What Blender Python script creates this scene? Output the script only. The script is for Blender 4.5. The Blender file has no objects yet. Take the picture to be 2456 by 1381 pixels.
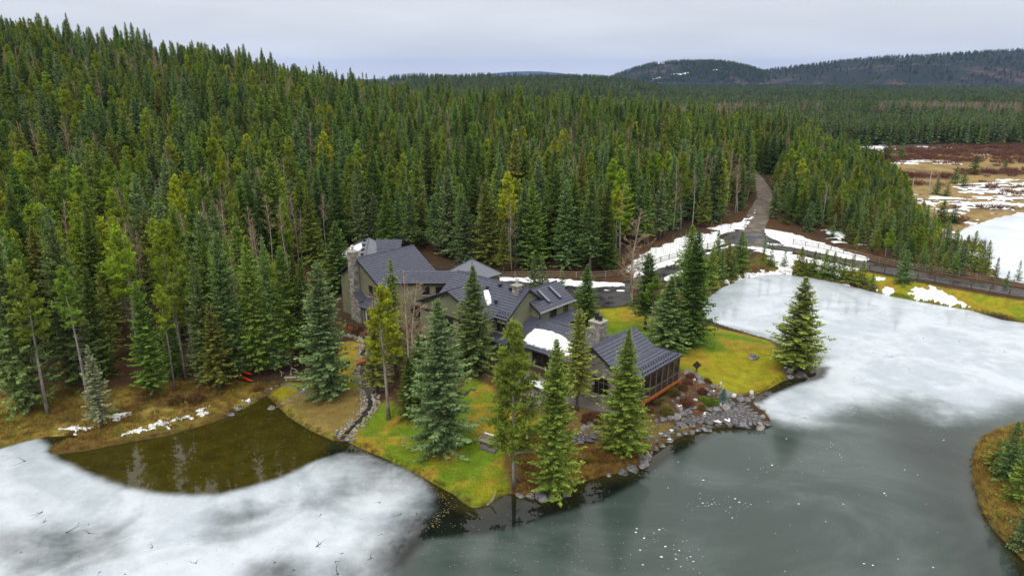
import bpy, bmesh, math, random
import numpy as np
from mathutils import Vector, Matrix

R = math.radians
scene = bpy.context.scene
col = scene.collection

# ------------------------------------------------------------------ camera
CAM_H, PITCH, FPX = 36.0, R(16.9), 1660.0
cd = bpy.data.cameras.new('camera')
cam = bpy.data.objects.new('camera', cd)
col.objects.link(cam)
cam.location = (0, 0, CAM_H)
cam.rotation_euler = (R(90) - PITCH, 0, 0)
cd.sensor_width = 36.0
cd.lens = 36.0 * FPX / 2456.0
cd.clip_start, cd.clip_end = 0.5, 60000.0
scene.camera = cam

# ------------------------------------------------------------------ light
SUN_EL, SUN_AZ = R(52), R(200)
world = bpy.data.worlds.new('World')
scene.world = world
world.use_nodes = True
wn, wl = world.node_tree.nodes, world.node_tree.links
wn.clear()
wo = wn.new('ShaderNodeOutputWorld')
bg = wn.new('ShaderNodeBackground'); bg.inputs['Strength'].default_value = 0.1
sky = wn.new('ShaderNodeTexSky'); sky.sky_type = 'NISHITA'; sky.sun_disc = False
sky.sun_elevation = SUN_EL; sky.sun_rotation = SUN_AZ
tc = wn.new('ShaderNodeTexCoord')
sep = wn.new('ShaderNodeSeparateXYZ'); wl.new(tc.outputs['Generated'], sep.inputs[0])
# overcast deck: brightness rises smoothly from horizon to zenith
ramp = wn.new('ShaderNodeValToRGB'); wl.new(sep.outputs['Z'], ramp.inputs['Fac'])
cr = ramp.color_ramp
cr.elements[0].position = 0.0; cr.elements[0].color = (0.86, 0.87, 0.89, 1)
cr.elements[1].position = 1.0; cr.elements[1].color = (1.50, 1.47, 1.41, 1)
for p_, c_ in ((0.02, (0.79, 0.81, 0.84, 1)), (0.05, (0.69, 0.715, 0.755, 1)), (0.12, (0.74, 0.76, 0.785, 1)), (0.35, (0.97, 0.965, 0.96, 1))):
    e_ = cr.elements.new(p_); e_.color = c_
mp = wn.new('ShaderNodeMapping'); mp.inputs['Scale'].default_value = (1.3, 1.3, 9.0)
wl.new(tc.outputs['Generated'], mp.inputs['Vector'])
nz = wn.new('ShaderNodeTexNoise'); nz.inputs['Scale'].default_value = 2.2; nz.inputs['Detail'].default_value = 5.0
nz.inputs['Roughness'].default_value = 0.5
wl.new(mp.outputs[0], nz.inputs['Vector'])
nr = wn.new('ShaderNodeMapRange'); wl.new(nz.outputs['Fac'], nr.inputs['Value'])
nr.inputs['From Min'].default_value = 0.3; nr.inputs['From Max'].default_value = 0.7
nr.inputs['To Min'].default_value = 9.4; nr.inputs['To Max'].default_value = 11.4
vm = wn.new('ShaderNodeVectorMath'); vm.operation = 'SCALE'
wl.new(ramp.outputs['Color'], vm.inputs[0]); wl.new(nr.outputs[0], vm.inputs['Scale'])
mx = wn.new('ShaderNodeMix'); mx.data_type = 'RGBA'; mx.inputs['Factor'].default_value = 0.93
wl.new(sky.outputs['Color'], mx.inputs['A']); wl.new(vm.outputs[0], mx.inputs['B'])
wl.new(mx.outputs['Result'], bg.inputs['Color']); wl.new(bg.outputs[0], wo.inputs['Surface'])

sd = bpy.data.lights.new('sun', 'SUN')
sd.energy = 1.25; sd.angle = R(24); sd.color = (1.0, 0.97, 0.92)
sun = bpy.data.objects.new('sun', sd); col.objects.link(sun)
sun.rotation_euler = Vector((-math.sin(SUN_AZ) * math.cos(SUN_EL), -math.cos(SUN_AZ) * math.cos(SUN_EL), -math.sin(SUN_EL))).to_track_quat('-Z', 'Y').to_euler()

vs = scene.view_settings
scene.display_settings.display_device = 'sRGB'
vs.view_transform = 'Standard'; vs.look = 'None'; vs.exposure = 0.15; vs.gamma = 1.0
vs.use_curve_mapping = False
scene.cycles.max_bounces = 6
scene.cycles.diffuse_bounces = 3
scene.cycles.glossy_bounces = 3
scene.cycles.transmission_bounces = 4
scene.cycles.transparent_max_bounces = 8
scene.cycles.volume_bounces = 0
scene.cycles.volume_step_rate = 10

# ------------------------------------------------------------------ helpers
rnd = random.Random(7)
CP, SP = math.cos(PITCH), math.sin(PITCH)

def at(px, py, z=0.0):
    """world point at height z seen through photo pixel (px, py)"""
    a = (px - 1228) / FPX; b = (py - 690.5) / FPX
    d = (a, CP - b * SP, -SP - b * CP)
    t = (z - CAM_H) / d[2]
    return np.array([d[0] * t, d[1] * t, z])

def proj(x, y, z):
    dz = z - CAM_H
    dep = y * CP - dz * SP
    up = y * SP + dz * CP
    return 1228 + FPX * x / dep, 690.5 - FPX * up / dep, dep

def hash2(ix, iy, s):
    h = np.sin(ix * 127.1 + iy * 311.7 + s * 74.7) * 43758.5453
    return h - np.floor(h)

def vnoise(x, y, s=0):
    x = np.asarray(x, float); y = np.asarray(y, float)
    ix, iy = np.floor(x), np.floor(y)
    fx, fy = x - ix, y - iy
    fx = fx * fx * (3 - 2 * fx); fy = fy * fy * (3 - 2 * fy)
    a = hash2(ix, iy, s); b = hash2(ix + 1, iy, s); c = hash2(ix, iy + 1, s); d = hash2(ix + 1, iy + 1, s)
    return (a * (1 - fx) + b * fx) * (1 - fy) + (c * (1 - fx) + d * fx) * fy

def fbm(x, y, s=0, o=4):
    v = 0; a = .5; t = 0
    for k in range(o):
        v = v + a * vnoise(x * 2 ** k, y * 2 ** k, s + k * 13); t += a; a *= .5
    return v / t

def sstep(a, b, x):
    t = np.clip((x - a) / (b - a), 0, 1)
    return t * t * (3 - 2 * t)

def sdf(poly, x, y):
    """signed distance to a closed polygon, positive inside"""
    x = np.asarray(x, float); y = np.asarray(y, float)
    P = np.asarray(poly, float)[:, :2]
    d = np.full(x.shape, 1e18); ins = np.zeros(x.shape, bool)
    for i in range(len(P)):
        ax, ay = P[i - 1]; bx, by = P[i]
        ex, ey = bx - ax, by - ay
        t = np.clip(((x - ax) * ex + (y - ay) * ey) / (ex * ex + ey * ey + 1e-12), 0, 1)
        d = np.minimum(d, (x - ax - t * ex) ** 2 + (y - ay - t * ey) ** 2)
        if ay != by:
            c = ((ay > y) != (by > y)) & (x < (bx - ax) * (y - ay) / (by - ay) + ax)
            ins ^= c
    return np.where(ins, 1, -1) * np.sqrt(d)

def dline(line, x, y):
    x = np.asarray(x, float); y = np.asarray(y, float)
    d = np.full(x.shape, 1e18)
    for (ax, ay), (bx, by) in zip(line[:-1], line[1:]):
        ex, ey = bx - ax, by - ay
        t = np.clip(((x - ax) * ex + (y - ay) * ey) / (ex * ex + ey * ey + 1e-12), 0, 1)
        d = np.minimum(d, (x - ax - t * ex) ** 2 + (y - ay - t * ey) ** 2)
    return np.sqrt(d)

def wp(pts, z=0.0):
    return [tuple(at(p[0], p[1], z)[:2]) for p in pts]

def smooth_line(pts, n=4):
    """Catmull-Rom through points"""
    P = [np.array(p, float) for p in pts]; out = []
    for i in range(len(P) - 1):
        p0 = P[max(i - 1, 0)]; p1 = P[i]; p2 = P[i + 1]; p3 = P[min(i + 2, len(P) - 1)]
        for k in range(n):
            t = k / n
            out.append(tuple(.5 * (2 * p1 + (p2 - p0) * t + (2 * p0 - 5 * p1 + 4 * p2 - p3) * t * t + (3 * p1 - p0 - 3 * p2 + p3) * t ** 3)))
    out.append(tuple(P[-1]))
    return out

# ---- object helpers
def tag(o, label=None, cat=None, group=None, kind=None):
    if label: o['label'] = label
    if cat: o['category'] = cat
    if group: o['group'] = group
    if kind: o['kind'] = kind
    return o

def link(name, me, parent=None, loc=None):
    o = bpy.data.objects.new(name, me)
    col.objects.link(o)
    if parent is not None: o.parent = parent
    if loc is not None: o.location = loc
    return o

def empty(name, loc, rz=0.0):
    o = bpy.data.objects.new(name, None)
    o.empty_display_size = 0.3
    col.objects.link(o)
    o.location = loc; o.rotation_euler = (0, 0, rz)
    return o

def fast_mesh(name, V, F, mat=None, smooth=False, attrs=None, colattr=None):
    V = np.asarray(V, np.float32).reshape(-1, 3); F = np.asarray(F, np.int32)
    k = F.shape[1]
    me = bpy.data.meshes.new(name)
    me.vertices.add(len(V)); me.vertices.foreach_set('co', V.ravel())
    me.loops.add(F.size); me.loops.foreach_set('vertex_index', F.ravel())
    me.polygons.add(len(F)); me.polygons.foreach_set('loop_start', np.arange(0, F.size, k, dtype=np.int32))
    me.polygons.foreach_set('loop_total', np.full(len(F), k, np.int32))
    if smooth: me.polygons.foreach_set('use_smooth', np.ones(len(F), bool))
    me.update(calc_edges=True)
    for n_, (dom, a_) in (attrs or {}).items():
        at_ = me.attributes.new(n_, 'FLOAT', dom); at_.data.foreach_set('value', np.asarray(a_, np.float32))
    for n_, (dom, a_) in (colattr or {}).items():
        at_ = me.attributes.new(n_, 'FLOAT_COLOR', dom); at_.data.foreach_set('color', np.asarray(a_, np.float32).ravel())
    if mat: me.materials.append(mat)
    return me

class MB:
    """collects simple solids; build() links them as one mesh object"""
    def __init__(s): s.v = []; s.f = []; s.t = []
    def poly(s, pts, tone=.5):
        i = len(s.v); s.v += [tuple(p) for p in pts]; s.f.append(tuple(range(i, i + len(pts)))); s.t.append(tone)
    def prism(s, base, off, tone=.5):
        """base polygon extruded by vector off"""
        b = [np.array(p, float) for p in base]; t = [p + np.array(off, float) for p in b]
        nrm = np.zeros(3)
        for i in range(len(b)):
            nrm += np.cross(b[i - 1], b[i])
        if nrm @ np.array(off) < 0: b, t = b[::-1], t[::-1]
        n = len(b); i = len(s.v)
        s.v += [tuple(p) for p in b] + [tuple(p) for p in t]
        s.f.append(tuple(range(i + n - 1, i - 1, -1))); s.f.append(tuple(range(i + n, i + 2 * n)))
        for k in range(n):
            k2 = (k + 1) % n
            s.f.append((i + k, i + k2, i + n + k2, i + n + k))
        s.t += [tone] * (n + 2)
    def obox(s, c, ux, uy, uz, sx, sy, sz, tone=.5):
        c = np.array(c, float); ux, uy, uz = (np.array(u, float) for u in (ux, uy, uz))
        b = [c + ux * sx / 2 * a + uy * sy / 2 * e - uz * sz / 2 for a, e in ((-1, -1), (1, -1), (1, 1), (-1, 1))]
        s.prism(b, uz * sz, tone)
    def box(s, c, sx, sy, sz, rz=0.0, tone=.5):
        s.obox(c, (math.cos(rz), math.sin(rz), 0), (-math.sin(rz), math.cos(rz), 0), (0, 0, 1), sx, sy, sz, tone)
    def bar(s, p, q, w, h=None, tone=.5):
        p = np.array(p, float); q = np.array(q, float); d = q - p; L = np.linalg.norm(d); d = d / L
        up = np.array((0, 0, 1.)) if abs(d[2]) < .95 else np.array((1., 0, 0))
        sx = np.cross(d, up); sx /= np.linalg.norm(sx); up = np.cross(sx, d)
        s.obox((p + q) / 2, d, sx, up, L, w, h or w, tone)
    def tube(s, pts, rad, n=6, tone=.5, cap=True):
        P = [np.array(p, float) for p in pts]; i0 = len(s.v)
        for k, p in enumerate(P):
            d = P[min(k + 1, len(P) - 1)] - P[max(k - 1, 0)]; d = d / (np.linalg.norm(d) + 1e-9)
            a = np.cross(d, (0.31, 0.95, 0.05) if abs(d[2]) > .6 else (0, 0, 1.)); a /= np.linalg.norm(a) + 1e-9; b = np.cross(d, a)
            r = rad[k] if hasattr(rad, '__len__') else rad
            for j in range(n):
                t = 2 * math.pi * j / n
                s.v.append(tuple(p + (a * math.cos(t) + b * math.sin(t)) * r))
        for k in range(len(P) - 1):
            for j in range(n):
                j2 = (j + 1) % n
                s.f.append((i0 + k * n + j, i0 + k * n + j2, i0 + (k + 1) * n + j2, i0 + (k + 1) * n + j)); s.t.append(tone)
        if cap:
            e = i0 + (len(P) - 1) * n
            s.f.append(tuple(range(e, e + n))); s.f.append(tuple(range(i0 + n - 1, i0 - 1, -1))); s.t += [tone, tone]
    def mesh(s, name, mat, org=(0, 0, 0), smooth=False):
        me = bpy.data.meshes.new(name)
        o = np.array(org, float)
        me.from_pydata([tuple(np.array(p) - o) for p in s.v], [], s.f)
        a = me.attributes.new('tone', 'FLOAT', 'FACE'); a.data.foreach_set('value', np.array(s.t, np.float32))
        if mat: me.materials.append(mat)
        if smooth: me.polygons.foreach_set('use_smooth', np.ones(len(s.f), bool))
        me.update()
        return me
    def build(s, name, mat, parent=None, org=None, smooth=False):
        if org is None: org = tuple(parent_origin(parent)) if parent is not None else (0, 0, 0)
        return link(name, s.mesh(name, mat, org, smooth), parent)

def parent_origin(o):
    v = Vector((0, 0, 0))
    while o is not None:
        v = v + o.location; o = o.parent
    return v

# ---- material helpers
class NT:
    def __init__(s, name):
        s.m = bpy.data.materials.new(name); s.m.use_nodes = True
        s.n = s.m.node_tree.nodes; s.l = s.m.node_tree.links
        s.n.clear()
        s.out = s.n.new('ShaderNodeOutputMaterial')
    def new(s, t, **kw):
        n = s.n.new(t)
        for k, v in kw.items(): setattr(n, k, v)
        return n
    def inp(s, sock, v):
        if hasattr(v, 'is_output') or isinstance(v, bpy.types.NodeSocket): s.l.new(v, sock)
        elif isinstance(v, (tuple, list)) and len(v) == 3 and sock.type == 'RGBA': sock.default_value = (*v, 1)
        else: sock.default_value = v
    def coord(s, kind='Object'):
        if kind == 'Position': return s.new('ShaderNodeNewGeometry').outputs['Position']
        return s.new('ShaderNodeTexCoord').outputs[kind]
    def noise(s, vec, scale, detail=4, rough=.55, sc=None):
        if sc:
            m = s.new('ShaderNodeMapping'); s.l.new(vec, m.inputs['Vector']); m.inputs['Scale'].default_value = sc; vec = m.outputs[0]
        n = s.new('ShaderNodeTexNoise'); s.l.new(vec, n.inputs['Vector'])
        n.inputs['Scale'].default_value = scale; n.inputs['Detail'].default_value = detail; n.inputs['Roughness'].default_value = rough
        return n.outputs['Fac']
    def attr(s, name, out='Fac', typ='GEOMETRY'):
        n = s.new('ShaderNodeAttribute'); n.attribute_name = name; n.attribute_type = typ
        return n.outputs[out]
    def math(s, op, a, b=None, c=None, clamp=False):
        n = s.new('ShaderNodeMath', operation=op, use_clamp=clamp)
        s.inp(n.inputs[0], a)
        if b is not None: s.inp(n.inputs[1], b)
        if c is not None: s.inp(n.inputs[2], c)
        return n.outputs[0]
    def rng(s, v, a, b, c, d, smooth=False):
        n = s.new('ShaderNodeMapRange')
        if smooth: n.interpolation_type = 'SMOOTHSTEP'
        s.inp(n.inputs['Value'], v)
        for k, x in zip(('From Min', 'From Max', 'To Min', 'To Max'), (a, b, c, d)): s.inp(n.inputs[k], x)
        return n.outputs[0]
    def mix(s, f, a, b, blend='MIX'):
        n = s.new('ShaderNodeMix', data_type='RGBA', blend_type=blend)
        s.inp(n.inputs['Factor'], f); s.inp(n.inputs['A'], a); s.inp(n.inputs['B'], b)
        return n.outputs['Result']
    def scale(s, c, f):
        n = s.new('ShaderNodeVectorMath', operation='SCALE'); s.inp(n.inputs[0], c if not isinstance(c, tuple) else Vector(c)); s.inp(n.inputs['Scale'], f)
        return n.outputs[0]
    def bump(s, h, strength=.4, dist=.05):
        n = s.new('ShaderNodeBump'); s.inp(n.inputs['Height'], h); n.inputs['Strength'].default_value = strength; n.inputs['Distance'].default_value = dist
        return n.outputs[0]
    def principled(s, color, rough=.7, spec=.3, normal=None, **kw):
        p = s.new('ShaderNodeBsdfPrincipled')
        s.inp(p.inputs['Base Color'], color); s.inp(p.inputs['Roughness'], rough); s.inp(p.inputs['Specular IOR Level'], spec)
        if normal is not None: s.l.new(normal, p.inputs['Normal'])
        for k, v in kw.items(): s.inp(p.inputs[k], v)
        s.l.new(p.outputs[0], s.out.inputs['Surface'])
        return p

def simple_mat(name, color, rough=.7, spec=.3, var=.25, scale=3.0, bump=0.0, tone=0.0, bscale=None, kind='Object'):
    t = NT(name)
    co = t.coord(kind)
    f = t.rng(t.noise(co, scale, 5), .3, .7, 1 - var, 1 + var)
    if tone:
        f = t.math('MULTIPLY', f, t.rng(t.attr('tone'), 0, 1, 1 - tone, 1 + tone))
    c = t.scale(tuple(color), f)
    nrm = t.bump(t.noise(co, bscale or scale * 4, 5), bump, .05) if bump else None
    t.principled(c, rough, spec, nrm)
    return t.m

M = {}
M['stucco'] = simple_mat('stucco', (.185, .186, .118), .9, .15, .14, .7, .25, bscale=40)
M['trim'] = simple_mat('painted_trim', (.115, .10, .07), .6, .3, .12, 2)
M['dark_wood'] = simple_mat('dark_stained_wood', (.034, .024, .018), .6, .3, .25, 3)
M['dark_metal'] = simple_mat('dark_metal', (.018, .019, .026), .45, .5, .15, 3)
M['orange_wood'] = simple_mat('orange_cedar', (.34, .095, .022), .6, .3, .25, 4)
M['grey_wood'] = simple_mat('weathered_grey_wood', (.30, .26, .21), .85, .2, .35, 5)
M['pale_metal'] = simple_mat('galvanised_metal', (.45, .46, .47), .4, .6, .12, 3)
M['cap_stone'] = simple_mat('cap_stone', (.36, .34, .28), .85, .2, .2, 3)
M['blind'] = simple_mat('window_blind', (.5, .46, .36), .8, .2, .06, 2)
M['white_paint'] = simple_mat('white_plastic', (.62, .65, .66), .45, .4, .05, 2)
M['kayak'] = simple_mat('orange_plastic', (.72, .06, .012), .4, .4, .06, 2)
M['interior'] = simple_mat('warm_interior_wood', (.42, .15, .05), .7, .2, .3, 3)
M['twig'] = simple_mat('grey_twigs', (.21, .19, .15), .9, .1, .3, 2)

t = NT('shingle_metal'); co = t.coord('Object')
f = t.rng(t.noise(co, 2.0, 5), .3, .7, .82, 1.18)
f = t.math('MULTIPLY', f, t.rng(t.noise(co, 14, 3), .3, .7, .93, 1.07))
t.principled(t.scale((.072, .078, .108), f), .5, .38, t.bump(t.noise(co, 9, 3), .15, .03)); M['roof'] = t.m

t = NT('window_glass'); co = t.coord('Object')
t.principled(t.scale((.012, .011, .010), t.rng(t.noise(co, 1.3, 3), .3, .7, .4, 1.9)), .04, .55); M['glass'] = t.m

t = NT('insect_screen'); co = t.coord('Object')
t.principled((.028, .020, .016), .5, .3, Alpha=.38); M['screen'] = t.m

t = NT('split_stone'); co = t.coord('Object')
tn = t.attr('tone')
c = t.mix(t.rng(tn, 0, .55, 0, 1), (.13, .115, .095), (.30, .275, .235))
c = t.mix(t.rng(tn, .55, 1, 0, 1), c, (.47, .45, .41))
c = t.scale(c, t.rng(t.noise(co, 6, 5), .3, .7, .7, 1.25))
t.principled(c, .9, .15, t.bump(t.noise(co, 12, 5), .5, .05)); M['stone'] = t.m

t = NT('boulder_rock'); co = t.coord('Object')
oi = t.new('ShaderNodeObjectInfo')
n1 = t.noise(co, 1.6, 6, .65)
c = t.mix(t.rng(n1, .42, .7, 0, 1), oi.outputs['Color'], (.34, .33, .33))
c = t.scale(c, t.rng(t.noise(co, 7, 5), .3, .7, .6, 1.4))
t.principled(c, .8, .3, t.bump(t.noise(co, 5, 6), .7, .08)); M['rock'] = t.m

t = NT('flagstone'); co = t.coord('Object')
oi = t.new('ShaderNodeObjectInfo')
c = t.scale((.118, .108, .105), t.rng(oi.outputs['Random'], 0, 1, .72, 1.35))
c = t.scale(c, t.rng(t.noise(co, 3, 6), .3, .7, .7, 1.3))
t.principled(c, .55, .4, t.bump(t.noise(co, 6, 5), .4, .05)); M['flag'] = t.m

t = NT('snow'); co = t.coord('Object')
sc_ = t.scale((.85, .87, .90), t.rng(t.noise(co, 1.2, 5), .3, .7, .90, 1.03))
sc_ = t.mix(t.rng(t.noise(co, 5, 6, .7), .58, .72, 0, .45), sc_, (.42, .37, .30))
t.principled(sc_, .6, .25, t.bump(t.noise(co, 3, 5), .5, .12)); M['snow'] = t.m

def foliage(name, hue=.018, trans=.28, rough=.7, spread=.6):
    t = NT(name)
    oi = t.new('ShaderNodeObjectInfo')
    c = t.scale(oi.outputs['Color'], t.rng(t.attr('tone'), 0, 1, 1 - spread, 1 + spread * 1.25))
    hs = t.new('ShaderNodeHueSaturation'); t.inp(hs.inputs['Color'], c)
    t.inp(hs.inputs['Hue'], t.rng(oi.outputs['Random'], 0, 1, .5 - hue, .5 + hue))
    t.inp(hs.inputs['Value'], t.rng(t.math('FRACT', t.math('MULTIPLY', oi.outputs['Random'], 7.31)), 0, 1, .78, 1.25))
    p = t.principled(hs.outputs[0], rough, .07)
    tr = t.new('ShaderNodeBsdfTranslucent'); t.l.new(hs.outputs[0], tr.inputs['Color'])
    ms = t.new('ShaderNodeMixShader'); ms.inputs[0].default_value = trans
    t.l.new(p.outputs[0], ms.inputs[1]); t.l.new(tr.outputs[0], ms.inputs[2]); t.l.new(ms.outputs[0], t.out.inputs['Surface'])
    return t.m
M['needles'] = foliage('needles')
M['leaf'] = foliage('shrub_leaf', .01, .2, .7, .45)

def bark(name, c1, c2, sc=3):
    t = NT(name); co = t.coord('Object')
    f = t.noise(co, sc, 5, .6, (1, 1, .35))
    t.principled(t.mix(t.rng(f, .35, .65, 0, 1), c1, c2), .9, .1, t.bump(f, .5, .05)); return t.m
M['spruce_bark'] = bark('spruce_bark', (.09, .075, .06), (.20, .175, .15))
M['pine_bark'] = bark('pine_bark', (.14, .115, .095), (.34, .31, .28))
M['pale_bark'] = bark('pale_bark', (.28, .25, .20), (.48, .44, .36))
M['brown_twig'] = bark('brown_twig', (.22, .155, .10), (.36, .27, .18))
M['fence_wood'] = bark('fence_wood', (.15, .12, .09), (.28, .235, .175))
M['dark_fence'] = bark('dark_fence_wood', (.07, .055, .045), (.14, .115, .09))

# ------------------------------------------------------------------ terrain
WATER = wp([(-400, 1120), (-150, 1092), (0, 1075), (60, 1058), (105, 1048), (150, 1046), (215, 1040), (150, 1062), (112, 1080), (125, 1090), (200, 1082), (300, 1062), (400, 1045),
    (480, 1022), (550, 1000), (600, 972), (640, 948), (662, 970), (690, 998), (740, 1030), (798, 1056), (835, 1060), (870, 1077), (930, 1102),
    (1000, 1137), (1050, 1165), (1090, 1186), (1115, 1208), (1135, 1219), (1162, 1213), (1180, 1200), (1215, 1183), (1240, 1186), (1275, 1193), (1330, 1195), (1370, 1168),
    (1400, 1155), (1440, 1142), (1500, 1132), (1540, 1112), (1562, 1085), (1600, 1060), (1650, 1043), (1700, 1028), (1770, 1022), (1838, 1028),
    (1848, 1008), (1838, 992), (1805, 968), (1812, 946), (1850, 930), (1880, 912), (1910, 910), (1945, 897), (1957, 880), (1950, 862), (1900, 845), (1850, 820),
    (1800, 806), (1740, 788), (1695, 770), (1680, 748), (1690, 718), (1730, 690), (1780, 670), (1830, 658), (1880, 657), (1940, 665), (2000, 676), (2080, 696),
    (2150, 713), (2250, 731), (2330, 744), (2400, 766), (2456, 774), (2560, 790), (2800, 830), (2900, 900), (2700, 985), (2560, 1003), (2456, 1018), (2400, 1030), (2360, 1048), (2340, 1080), (2330, 1110),
    (2336, 1160), (2350, 1210), (2376, 1262), (2410, 1300), (2456, 1345), (2540, 1430), (2540, 1900), (1228, 2600), (-700, 1700)])
POND2 = wp([(2300, 560), (2335, 575), (2362, 592), (2368, 620), (2400, 665), (2520, 690), (2900, 690), (2900, 520), (2600, 505), (2456, 510), (2400, 520), (2350, 536), (2320, 545)], 1.2)

CTRL = []
def rbf_setup():
    pts = []
    def az(px, ys_z):
        t_ = (px - 1228) / FPX
        for y_, z_ in ys_z:
            pts.append((t_ * y_ * 1.0, y_, z_))
    az(-300, ((60, 1.), (95, 3), (150, 16), (200, 30), (250, 46), (300, 58), (360, 56)))
    az(0, ((75, 1.2), (105, 3.0), (150, 11), (200, 24), (245, 39), (290, 46), (350, 42)))
    az(300, ((75, 1.2), (105, 2.5), (150, 8.5), (200, 18.5), (250, 31), (290, 36), (350, 33)))
    az(600, ((75, 1.2), (105, 2.0), (150, 5.5), (200, 13.5), (250, 24.5), (290, 30), (350, 27)))
    az(900, ((72, 1.3), (100, 1.6), (125, 3.0), (150, 4.5), (200, 9), (250, 14.5), (300, 18.5), (360, 15)))
    az(1228, ((65, 1.5), (90, 1.8), (120, 2.6), (150, 4), (200, 7), (250, 10.5), (300, 13), (360, 9)))
    az(1500, ((65, 1.6), (90, 1.8), (120, 2.4), (150, 4), (200, 6.5), (250, 9.5), (300, 11), (360, 7)))
    az(1700, ((80, 1.7), (120, 2.1), (150, 3), (200, 5.5), (250, 7), (300, 7), (360, 4)))
    az(1850, ((90, 1.7), (130, 1.8), (160, 2.4), (200, 3.6), (250, 4.5), (300, 3), (360, 1.5)))
    az(2100, ((90, 1.7), (130, 1.8), (160, 1.8), (200, 1.8), (250, 1.8), (300, 1.6), (360, 1.5)))
    az(2456, ((90, 1.6), (130, 1.7), (160, 1.5), (200, 1.5), (250, 1.5), (300, 1.5), (360, 1.5)))
    az(2900, ((90, 1.6), (160, 1.5), (250, 1.5), (360, 1.5)))
    P = np.array(pts)
    X = P[:, :2] / 100.
    d2 = ((X[:, None] - X[None]) ** 2).sum(-1)
    K = np.where(d2 > 0, .5 * d2 * np.log(d2 + 1e-12), 0) + np.eye(len(P)) * .02
    A_ = np.block([[K, np.c_[np.ones(len(P)), X]], [np.c_[np.ones(len(P)), X].T, np.zeros((3, 3))]])
    w = np.linalg.solve(A_, np.r_[P[:, 2], 0, 0, 0])
    return X, w
RX, RW = rbf_setup()

def hill_z(x, y):
    shp = np.shape(x)
    q = np.c_[np.ravel(x), np.ravel(y)] / 100.
    out = np.zeros(len(q))
    for i in range(0, len(q), 20000):
        s_ = q[i:i + 20000]
        d2 = ((s_[:, None] - RX[None]) ** 2).sum(-1)
        out[i:i + 20000] = (np.where(d2 > 0, .5 * d2 * np.log(d2 + 1e-12), 0)) @ RW[:-3] + RW[-3] + s_ @ RW[-2:]
    return out.reshape(shp)

def far_z(x, y):
    """the plain beyond, with low wooded swells"""
    r = np.hypot(x, y)
    base = 1.0 + 3.0 * (fbm(x / 300., y / 300., 5) - .5) * sstep(380, 700, y)
    t_ = x / np.maximum(y, 1)
    swell = 27 * np.exp(-((y - 1550) / 420.) ** 2) * sstep(-.30, -.12, t_) * (1 - sstep(.12, .26, t_)) * (.75 + .5 * fbm(x / 260., y / 260., 9))
    swell2 = 14 * np.exp(-((y - 900) / 220.) ** 2) * sstep(-.2, .0, t_) * (1 - sstep(.1, .22, t_)) * (.5 + fbm(x / 160., y / 160., 11))
    return base + swell + swell2

def terrain(x, y):
    x = np.asarray(x, float); y = np.asarray(y, float)
    near = np.clip(hill_z(x, np.clip(y, 40, 400)), .9, 80)
    w = sstep(340, 470, y) * np.ones_like(x)
    z = near * (1 - w) + far_z(x, y) * w
    m = y < 175
    d = np.full(x.shape, 50.)
    if m.any(): d[m] = -sdf(WATER, x[m], y[m])
    m2 = (x > 60) & (y > 100) & (y < 260)
    d2 = np.full(x.shape, 50.)
    if m2.any(): d2[m2] = -sdf(POND2, x[m2], y[m2])
    bank = .38 * sstep(0, .7, d) + .62 * sstep(.2, 9, d)
    zl = z * bank + .12 * (fbm(x / 1.7, y / 1.7, 3) - .5) * sstep(0.2, 3, d) * (1 - sstep(200, 400, y))
    z = np.where(d > 0, zl, np.maximum(d * .55, -1.6))
    z = np.where(d2 > 0, 1.05 + (z - 1.05) * sstep(0, 4, d2), 1.05 + np.maximum(d2 * .4, -.6)) if m2.any() else z
    return z

def axis(lo_f, hi_f, step, g, lo, hi, hi_step=None):
    v = list(np.arange(lo_f, hi_f + 1e-6, step))
    s_ = step; p = v[-1]
    while p < hi:
        s_ = s_ * g; p += s_; v.append(p)
    s_ = step; p = v[0]; w = []
    while p > lo:
        s_ = s_ * g; p -= s_; w.append(p)
    return np.array(w[::-1] + v)
GX = axis(-58, 106, .5, 1.07, -15000, 15000)
GY = axis(44, 136, .5, 1.045, -40, 16300)
XX, YY = np.meshgrid(GX, GY)
GZ = terrain(XX, YY)

# roads flatten the ground a little
def road_line(px, z): return smooth_line([tuple(at(p[0], p[1], z)[:2]) for p in px], 6)
ROAD_R = road_line([(1785, 578), (1850, 588), (1920, 600), (2000, 616), (2100, 642), (2200, 660), (2300, 677), (2456, 704), (2700, 742), (3000, 790)], 1.85)
ROAD_L = road_line([(1800, 576), (1740, 588), (1690, 605), (1640, 630), (1590, 655), (1540, 675), (1490, 690), (1440, 697), (1400, 700), (1340, 702)], 2.1)
ROAD_G = road_line([(1797, 584), (1799, 565), (1808, 540), (1826, 505), (1833, 478), (1829, 458), (1819, 441), (1808, 430)], 3.2)
for ln_, wd, zc in ((ROAD_R, 3.6, 1.85), (ROAD_L, 3.4, 2.1)):
    m = (YY < 260) & (YY > 80) & (XX > -20) & (XX < 190)
    dd = dline(ln_, XX[m], YY[m])
    k = 1 - sstep(wd, wd + 4, dd)
    GZ[m] = GZ[m] * (1 - k) + zc * k
# the graded yard behind the house
YARD = wp([(1180, 672), (1300, 676), (1420, 690), (1505, 700), (1510, 728), (1430, 738), (1380, 730), (1290, 715), (1180, 705)], 2.0)
m = (YY < 200) & (YY > 60) & (np.abs(XX) < 60)
k = sstep(-3, .5, sdf(YARD, XX[m], YY[m]))
GZ[m] = GZ[m] * (1 - k) + 2.0 * k

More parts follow.
